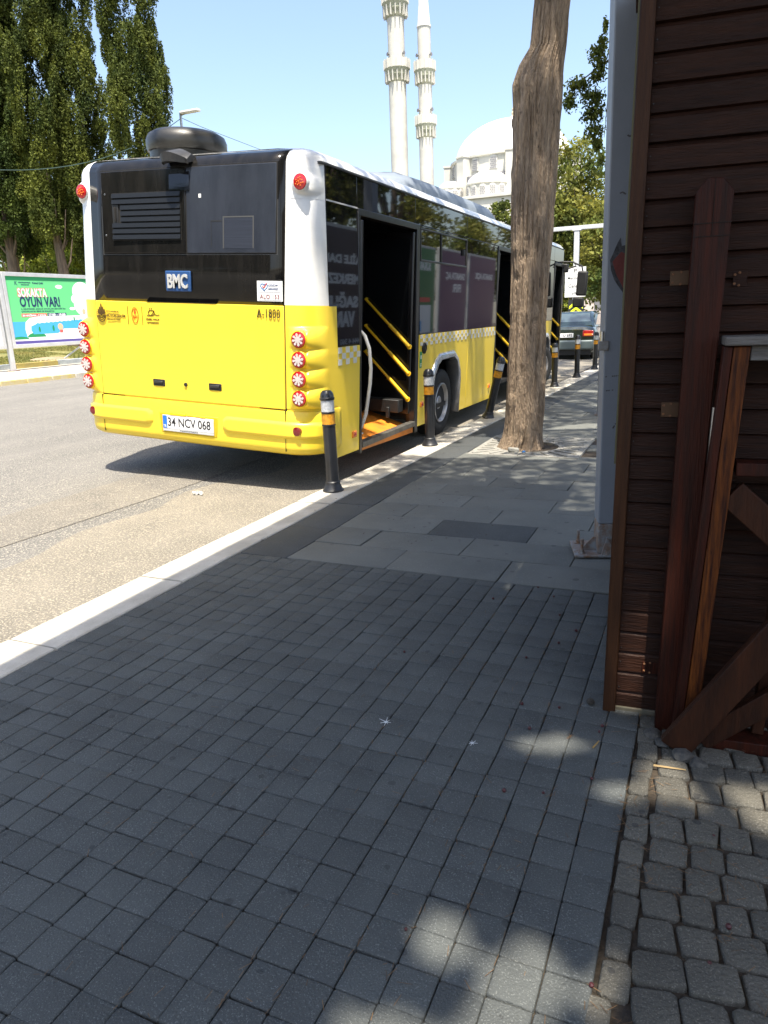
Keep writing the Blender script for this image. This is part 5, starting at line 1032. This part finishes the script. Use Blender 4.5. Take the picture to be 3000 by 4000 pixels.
def minaret(x, y, r, balc, ztop, zcone, lab):
    o = empty('minaret', lab, 'minaret', (x, y, 0), group='minarets of the mosque')
    g = MB(); bounds = [0]+[z for z in balc]+[zcone]; prof_ = []; rr = r*1.12
    prof_ = [(r*1.3, 0), (r*1.3, 3), (r*1.14, 5)]
    for z in balc: prof_ += [(rr, z-3.2), (rr, z)]; rr *= .95; prof_ += [(rr, z+.01)]
    prof_ += [(rr, zcone)]; g.lathe(prof_, 16); g.build('shaft', M_ST, o, smooth=True, angle=25)
    for z in balc:
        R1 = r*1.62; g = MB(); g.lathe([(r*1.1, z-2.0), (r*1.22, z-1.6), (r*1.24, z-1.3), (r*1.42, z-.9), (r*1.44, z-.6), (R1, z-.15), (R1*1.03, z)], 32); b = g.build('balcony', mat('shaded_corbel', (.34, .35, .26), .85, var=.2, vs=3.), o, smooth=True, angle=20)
        g = MB(); g.lathe([(R1*1.03, z), (R1*1.03, z+1.25), (R1*.96, z+1.25), (R1*.96, z)], 16); g.build('parapet', M_ST, b)
        g = MB()
        for q in range(16): a = 2*PI*q/16; T = Matrix.Rotation(a, 4, 'Z'); g.box((R1*1.02, -.06, z-.1), (R1*1.07, .06, z+1.35), T); g.box((R1*1.25/1.62, -.07, z-1.9), (R1*.98, .07, z-.4), T)
        g.build('corbel', M_ST, b)
        g = MB(); sx = r*1.02
        for a in (-2.2, -.4): g.lathe([(.05, 0), (.28, .45)], 8, Matrix.Translation((sx*math.cos(a), sx*math.sin(a), z+2.0)) @ Matrix.Rotation(a, 4, 'Z') @ Matrix.Rotation(PI/2, 4, 'Y'))
        g.build('loudspeaker', M_STD, b)
    g = MB(); g.lathe([(rr*1.1, zcone), (rr*1.1, zcone+.25), (rr*.98, zcone+.3), (rr*.55, zcone+(ztop-zcone)*.5), (0.05, ztop)], 24); g.build('spire', M_LEAD, o, smooth=True, angle=25)
minaret(-48.6, 120, 1.25, (39.2, 48.3), 70, 60, 'left and larger white minaret with its balconies')
minaret(-43.9, 120, 1.02, (30.6, 38.3), 55.5, 44.3, 'right and thinner white minaret topped by a pointed spire')
# apartment tower with balconies behind
ap = empty('apartment_building', 'distant apartment tower with stacked balconies right of the trunk', 'building', (-37.5, 200, 0))
g = MB(); g.box((-2.2, -4, 0), (1.8, 4, 33.3)); g.build('wall', mat('cream_wall', (.50, .46, .38), .85, var=.05, vs=.4), ap)
g = MB(); g.box((-2.6, -4.5, 34.6), (2.7, 4.5, 36.4)); g.box((-1.5, -3, 33.3), (1.4, 3, 34.6)); g.build('roof', M_STD, ap)
for z in np.arange(3, 33, 3.2):
    g = MB(); g.box((1.8, -4.2, z), (3.6, 4.2, z+.28)); b = g.build('balcony', M_STD, ap); g = MB(); g.box((3.45, -4.1, z+.3), (3.52, 4.1, z+1.2)); g.build('railing', mat('blue_rail_glass', (.25, .32, .38), .3), b)
for z in np.arange(4, 32, 3.2):
    for x in (-1.2, .5): g = MB(); g.box((x-.4, -4.05, z), (x+.4, -3.98, z+1.6)); g.build('window', M_STD, ap)
# low pinkish building behind the trees at the road end
lb = empty('low_building', 'pale low building glimpsed through the trees behind the car', 'building', (-7, 75, 0))
g = MB(); g.box((-9, 0, -.2), (11, 6, 6.2)); g.build('wall', mat('pinkish_wall', (.55, .47, .42), .85, var=.06, vs=.6), lb); g = MB()
for x in np.arange(-8, 11, 2.3):
    for z in (1.2, 4.0): g.box((x, -.05, z), (x+1.1, .05, z+1.3))
g.build('windows', M_STD, lb); g = MB(); g.box((-9.3, -.4, 6.2), (11.3, 6.4, 6.5)); g.build('roof', M_STD, lb)

# ================================================================= GANTRY, SIGNS
gt = empty('sign_gantry', 'pale grey steel gantry with crossbar over the road end', 'gantry', (-5.23, 32, -.1))
g = MB(); g.box((-.10, -.1, 0), (.10, .1, 4.58)); g.build('post', mat('gantry_grey', (.50, .52, .53), .5, var=.08, vs=3.), gt, bevel=.01)
g = MB(); g.box((-6, -.08, 4.585), (3.2, .08, 4.74)); g.box((-.18, -.12, 4.55), (.18, .12, 4.584)); g.build('crossbar', MATS['gantry_grey'], gt, bevel=.01)
ds = empty('direction_sign', 'white direction sign board with three lines on the gantry post', 'traffic sign', (-5.22, 31.87, 1.85))
for k in range(4):
    g = MB(); g.box((-.42, -.02, .30*k), (.42, .01, .30*k+.285)); p_ = g.build('board', M_PLT, ds); g = MB(); text_into(g, ('Otogar', 'Kameraları', 'Marmaray', 'Merkez')[k] if False else ('yön', 'Cennet', 'Marmaray', 'P')[k], (.25, .55, .62, .12)[k], .14, (0, -.0205, .30*k+.07), X_, Z_, Nn, 'C', bold=.01, ext=.002); g.build('lettering', M_INK, p_)
cs = empty('chevron_sign', 'yellow and black chevron sign above the green car roof', 'traffic sign', (-5.1, 31.5, 1.12))
g = MB(); g.box((-.32, -.02, 0), (.32, .01, .62)); bdn = g.build('board', M_INK, cs); g = MB(); YC = mat('fluo_yellow', (.72, .80, .03), .5)
for z in (-.02, .26): g.prism([(-.28, z+.02), (0, z+.34), (.28, z+.02), (.28, z+.14 if z < 0 else z+.14), (0, z+.46 if z > 0 else z+.46), (-.28, z+.14)][:], -.024, -.02, 'y') if False else None
for z in (.0, .24):
    g.rings([[Vector((x, y, zz_)) for x, zz_ in ((-.28, z), (0, z+.22), (0, z+.34), (-.28, z+.12))] for y in (-.024, -.02)]); g.rings([[Vector((x, y, zz_)) for x, zz_ in ((0, z+.22), (.28, z), (.28, z+.12), (0, z+.34))] for y in (-.024, -.02)])
g.build('chevron', YC, bdn); g = MB(); g.box((-.04, .012, -1.2), (.04, .06, .5)); g.build('post', M_STL, cs)

# ================================================================= CAR
car = empty('parked_car', 'dark green saloon car seen from behind beyond the bus', 'car', (-3.87, 22.0, -.10))
CP = mat('green_car_paint', (.018, .034, .036), .25, metal=.3, coat=.8); CG = mat('car_glass', (.06, .09, .10), .05, spec=1., coat=1.)
# cross-section loft along y: (y, half width, list of (xfrac, z))
def csec(y, hw, zb, zt, cr): 
    return [Vector((x*hw, y, z)) for x, z in ((-.93, zb), (-1, zb+.15), (-1.0, zb+.38), (-.97, zt-.10), (-.90, zt-.02), (-.6, zt+cr*.6), (0, zt+cr), (.6, zt+cr*.6), (.90, zt-.02), (.97, zt-.10), (1.0, zb+.38), (1, zb+.15), (.93, zb))]
g = MB(); g.rings([csec(*a) for a in ((.02, .80, .28, .60, .0), (.03, .83, .25, .88, .02), (.10, .845, .24, .95, .03), (.35, .85, .22, .97, .04), (1.0, .86, .20, .98, .03), (1.2, .86, .20, .95, .02), (2.9, .86, .20, .93, .02), (3.9, .85, .22, .88, .03), (4.2, .80, .25, .72, .02), (4.26, .74, .3, .55, .0))]); cb = g.build('body', CP, car, smooth=True, angle=35)
g = MB(); 
def gsec(y, w0, w1, z0, z1): return [Vector((-w0, y, z0)), Vector((-w1, y, z1-.06)), Vector((-w1+.08, y, z1)), Vector((w1-.08, y, z1)), Vector((w1, y, z1-.06)), Vector((w0, y, z0))]
g.rings([gsec(.55, .78, .775, .95, 1.0), gsec(1.05, .80, .66, .95, 1.35), gsec(1.4, .80, .64, .94, 1.40), gsec(2.2, .80, .64, .94, 1.40), gsec(3.1, .80, .78, .92, .99)]); g.build('cabin', CP, car, smooth=True, angle=30)
g = MB(); g.add([(-.66, .60, 1.015), (.66, .60, 1.015), (.56, 1.03, 1.335), (-.56, 1.03, 1.335), (-.66, .57, 1.0), (.66, .57, 1.0), (.56, 1.0, 1.345), (-.56, 1.0, 1.345)], [(0, 1, 2, 3), (4, 5, 6, 7), (0, 4, 5, 1), (1, 5, 6, 2), (2, 6, 7, 3), (3, 7, 4, 0)]); g.build('rear_window', CG, car)
for s in (-1, 1):
    g = MB(); g.prism([(.78, .99), (1.15, 1.30), (2.2, 1.33), (2.85, .99)], s*.70, s*.775, 'x'); g.build('side_window', CG, car)
    g = MB(); g.box((s*.52 if s > 0 else -.82, -.02, .70), (.82 if s > 0 else -.52, .10, .87)); o = g.build('tail_lamp', M_RED, car, bevel=.02); g = MB(); g.box((s*.56 if s > 0 else -.80, -.03, .72), (.80 if s > 0 else -.56, 0, .775)); g.build('indicator', M_ORA, o, bevel=.01)
g = MB(); g.box((-.84, -.10, .33), (.84, .12, .60)); g.build('bumper', mat('grey_green_bumper', (.10, .13, .13), .35, coat=.3), car, bevel=.05, seg=3)
g = MB(); g.box((-.26, -.035, .68), (.26, -.015, .80)); p_ = g.build('number_plate', M_PLT, car, bevel=.003); g = MB(); text_into(g, 'U 692', .26, .075, (-.03, -.036, .703), X_, Z_, Nn, bold=.012); g.build('lettering', M_INK, p_)
g = MB(); text_into(g, 'COROLLA', .26, .028, (.22, .0, .885), X_, Z_, Nn, bold=.01); g.build('lettering', M_CHR, car)
for x in (-.78, .78):
    for y in (.75, 3.35):
        g = MB(); T = Matrix.Translation((x, y, .30)) @ Matrix.Rotation(PI/2, 4, 'Y'); g.lathe([(0, -.10), (.27, -.10), (.30, -.07), (.30, .07), (.27, .10), (0, .10)], 28, T); g.build('wheel', M_RUB, car, smooth=True, angle=35)
g = MB(); g.box((-.75, .0, .18), (.75, .4, .34)); g.tube([(.35, -.05, .27), (.35, .3, .27)], .03, 8); g.build('underbody', M_BLKM, car)

# ================================================================= LITTER
M_BER = mat('dark_berry', (.06, .012, .014), .5)
sp = [(-.33, 2.30, 'red cone berry beside the sunlit spot'), ]
def berry():
    g = MB(); g.lathe([(0, -.006), (.004, -.0045), (.006, 0), (.004, .0045), (0, .006)], 10); return g.build('fallen_berry', M_BER, smooth=True)
B0 = None; random.seed(12)
r4 = [(527, 55), (680, 57), (597, 178), (950, 163), (735, 453), (605, 480), (890, 362), (160, 1180), (960, 1240), (1355, 797), (1415, 1000), (1360, 485), (940, 205)]
BP = [(-.532, 2.35), (-.40, 2.37), (-.47, 2.20), (-.24, 2.30), (-.355, 1.87), (-.467, 1.84), (-.232, 1.99), (-.553, 1.26), (-.13, 1.27), (.14, 1.54), (.10, 1.42), (.11, 1.85), (-.245, 2.26), (-.62, 3.42), (-.72, 3.52), (-.45, 3.05), (-.55, 3.2), (-.9, 3.3), (-1.1, 2.6), (-.6, 2.72), (-.5, 2.9)]
for i, (x, y) in enumerate(BP):
    if B0 is None: B0 = berry(); o = B0
    else: o = B0.copy(); COL.objects.link(o)
    o.location = (x, y, .006); o.rotation_euler = (random.random()*3, random.random()*3, 0); s = random.uniform(.7, 1.25); o.scale = (s, s, s)
    tag(o, 'small dark red berry fallen on the shaded pavement', 'berry', 'berries scattered on the pavement')
g = MB(); g.lathe([(0, .0), (.012, .004), (.015, .012), (.010, .020), (0, .022)], 14); o = g.build('walnut_husk', mat('husk', (.07, .06, .045), .8, col2=(.03, .025, .02), vs=200, bump=1, bs=300), smooth=True, loc=(-.30, 2.44, 0)); tag(o, 'dark dry seed husk lying left of the kiosk corner', 'husk')
g = MB(); g.lathe([(0, 0), (.016, 0), (.016, .014), (0, .016)], 16); o = g.build('bottle_cap', mat('cap_blue', (.02, .22, .62), .4), smooth=True, angle=40, loc=(-1.63, 7.13, .012)); tag(o, 'bright blue bottle cap at the foot of the trunk', 'bottle cap')
g = MB(); g.box((-.06, -.03, 0), (.05, .03, .045)); o = g.build('concrete_chunk', M_GRT, bevel=.012, loc=(-1.74, 7.16, .006)); o.rotation_euler = (0, .1, .4); tag(o, 'grey concrete chunk leaning at the foot of the trunk', 'stone')
g = MB()
for k in range(26):
    a = random.uniform(0, 2*PI); r_ = random.uniform(0, .06); g.rings([[Vector((r_*math.cos(a)+dx*.02, r_*math.sin(a)*.6+dy*.02, random.uniform(0.001, .022))) for dx, dy in ((0, 0), (1, .2), (.8, 1), (-.2, .7))], [Vector((r_*math.cos(a)+dx*.02+.004, r_*math.sin(a)*.6+dy*.02, .024)) for dx, dy in ((0, 0), (1, .2), (.8, 1), (-.2, .7))]])
o = g.build('crumpled_tissue', mat('tissue', (.75, .72, .68), .9), loc=(-4.03, 4.95, road_z(-4.03)+.004)); tag(o, 'crumpled white tissue lying on the road behind the bus', 'litter')
for (x, y, s, a, lab) in ((-.015, 2.13, .095, .1, 'yellow wood splinter lying under the crossed brace'), (-.245, 2.18, .05, 1.3, 'short tan splinter wedged between two pavers')):
    g = MB(); g.rings([[Vector((-s/2, -.003, 0)), Vector((-s/2, .003, 0)), Vector((-s/2, .002, .004))], [Vector((s/2, -.002, .001)), Vector((s/2, .002, .001)), Vector((s/2, .001, .003))]]); o = g.build('wood_splinter', mat('fresh_wood', (.24, .16, .06), .7), loc=(x, y, .004)); o.rotation_euler = (0, 0, a); tag(o, lab, 'splinter')
# bird droppings: thin star splashes
for (x, y, s, lab) in ((-.955, 2.07, .020, 'white splash of bird dropping left of the middle of the pavers'), (-.63, 2.05, .012, 'small white bird dropping near the sunlit patch')):
    g = MB(); g.lathe([(s*.35, 0), (s*.3, .0012), (0, .0014)], 10)
    for k in range(7): a = k*.9+random.random()*.4; L_ = s*random.uniform(.7, 1.7); d = Vector((math.cos(a), math.sin(a), 0)); t = Vector((-d.y, d.x, 0))*.0012; g.rings([[d*s*.2-t, d*L_-t*.3, d*L_+t*.3, d*s*.2+t], [p+Vector((0, 0, .001)) for p in (d*s*.2-t, d*L_-t*.3, d*L_+t*.3, d*s*.2+t)]])
    o = g.build('bird_dropping', mat('dropping_white', (.62, .63, .63), .8), loc=(x, y, .0025)); tag(o, lab, 'bird dropping')
# rubble by the kiosk foot
random.seed(5)
for k, (x, y, s, lab) in enumerate(((-.075, 2.31, .030, 'broken pale mortar lump between the kiosk corner and the post'), (-.045, 2.27, .022, 'small grey rubble piece at the foot of the fence post'), (.02, 2.22, .034, 'dark grey rubble lump under the foot of the brace'), (.065, 2.19, .026, 'grey rubble piece right of the yellow splinter'))):
    bm = bmesh.new(); bmesh.ops.create_icosphere(bm, subdivisions=2, radius=s)
    for v in bm.verts: v.co *= 1+.5*noise.noise(v.co*40+Vector((k*3, 0, 0))); v.co.z *= .45
    me = bpy.data.meshes.new('rubble_stone'); bm.to_mesh(me); bm.free(); me.materials.append(mat('rubble_grey', (.095, .088, .075), .9, col2=(.05, .05, .048), vs=40., bump=.6, bs=90.)); o = bpy.data.objects.new('rubble_stone', me); COL.objects.link(o); o.location = (x, y, .002); tag(o, lab, 'stone')
# pine needles and dry bits in joints and over the ground
n = 11000; gx = RNG.uniform(-2.4, 1.2, n); gy = RNG.uniform(.5, 3.5, n)
j1 = np.abs(((gx+2.6)/.103) % 1-.5); j2 = np.abs((gy/.1043) % 1-.5)
dens = np.where(gx > -.14, .9, .12+.16*(gx > -.9)); nn_ = nz3(np.stack([gx, gy], 1), 2.5, 77)
keepp = (RNG.random(n) < dens*np.where((gx > -.16) & (gx < .05), 1., .75)) & (nn_ > -.15); gx, gy = gx[keepp], gy[keepp]
sn = RNG.random(len(gx)) < .75; cx_ = -2.6+np.round((gx+2.6)/.103)*.103; gx = np.where(sn & (gx < -.14), cx_+RNG.normal(0, .003, len(gx)), gx)
th = RNG.uniform(0, PI, len(gx)); Ln = RNG.uniform(.006, .020, len(gx)); th = np.where(sn & (gx < -.14), PI/2+RNG.normal(0, .3, len(gx)), th)
C_ = np.stack([gx, gy, np.full(len(gx), .0035)], 1); U_ = np.stack([np.cos(th)*Ln, np.sin(th)*Ln, RNG.normal(0, .0008, len(gx))], 1); V_ = np.stack([-np.sin(th), np.cos(th), np.zeros(len(gx))], 1)*.0008
tag(quads_mesh('pine_needles', C_, U_, V_, mat('dry_needle', (.15, .085, .038), .8, island=.4)), 'dry brown pine needles scattered in the paver joints', 'needles', kind='stuff')
# pebbles and leaf crumbs along the kerb
n = 500; gy = RNG.uniform(4.0, 9.5, n); gx = RNG.uniform(-2.9, -1.2, n)
C_ = np.stack([gx, gy, np.full(n, .013)], 1); U_, V_ = rand_quads(C_, .006, 0); U_[:, 2] *= .3; V_[:, 2] *= .3
tag(quads_mesh('leaf_crumbs', C_, U_, V_*1.2, mat('crumb_brown', (.06, .04, .03), .9)), 'tiny dark leaf crumbs scattered along the kerb by the bollards', 'crumbs', kind='stuff')
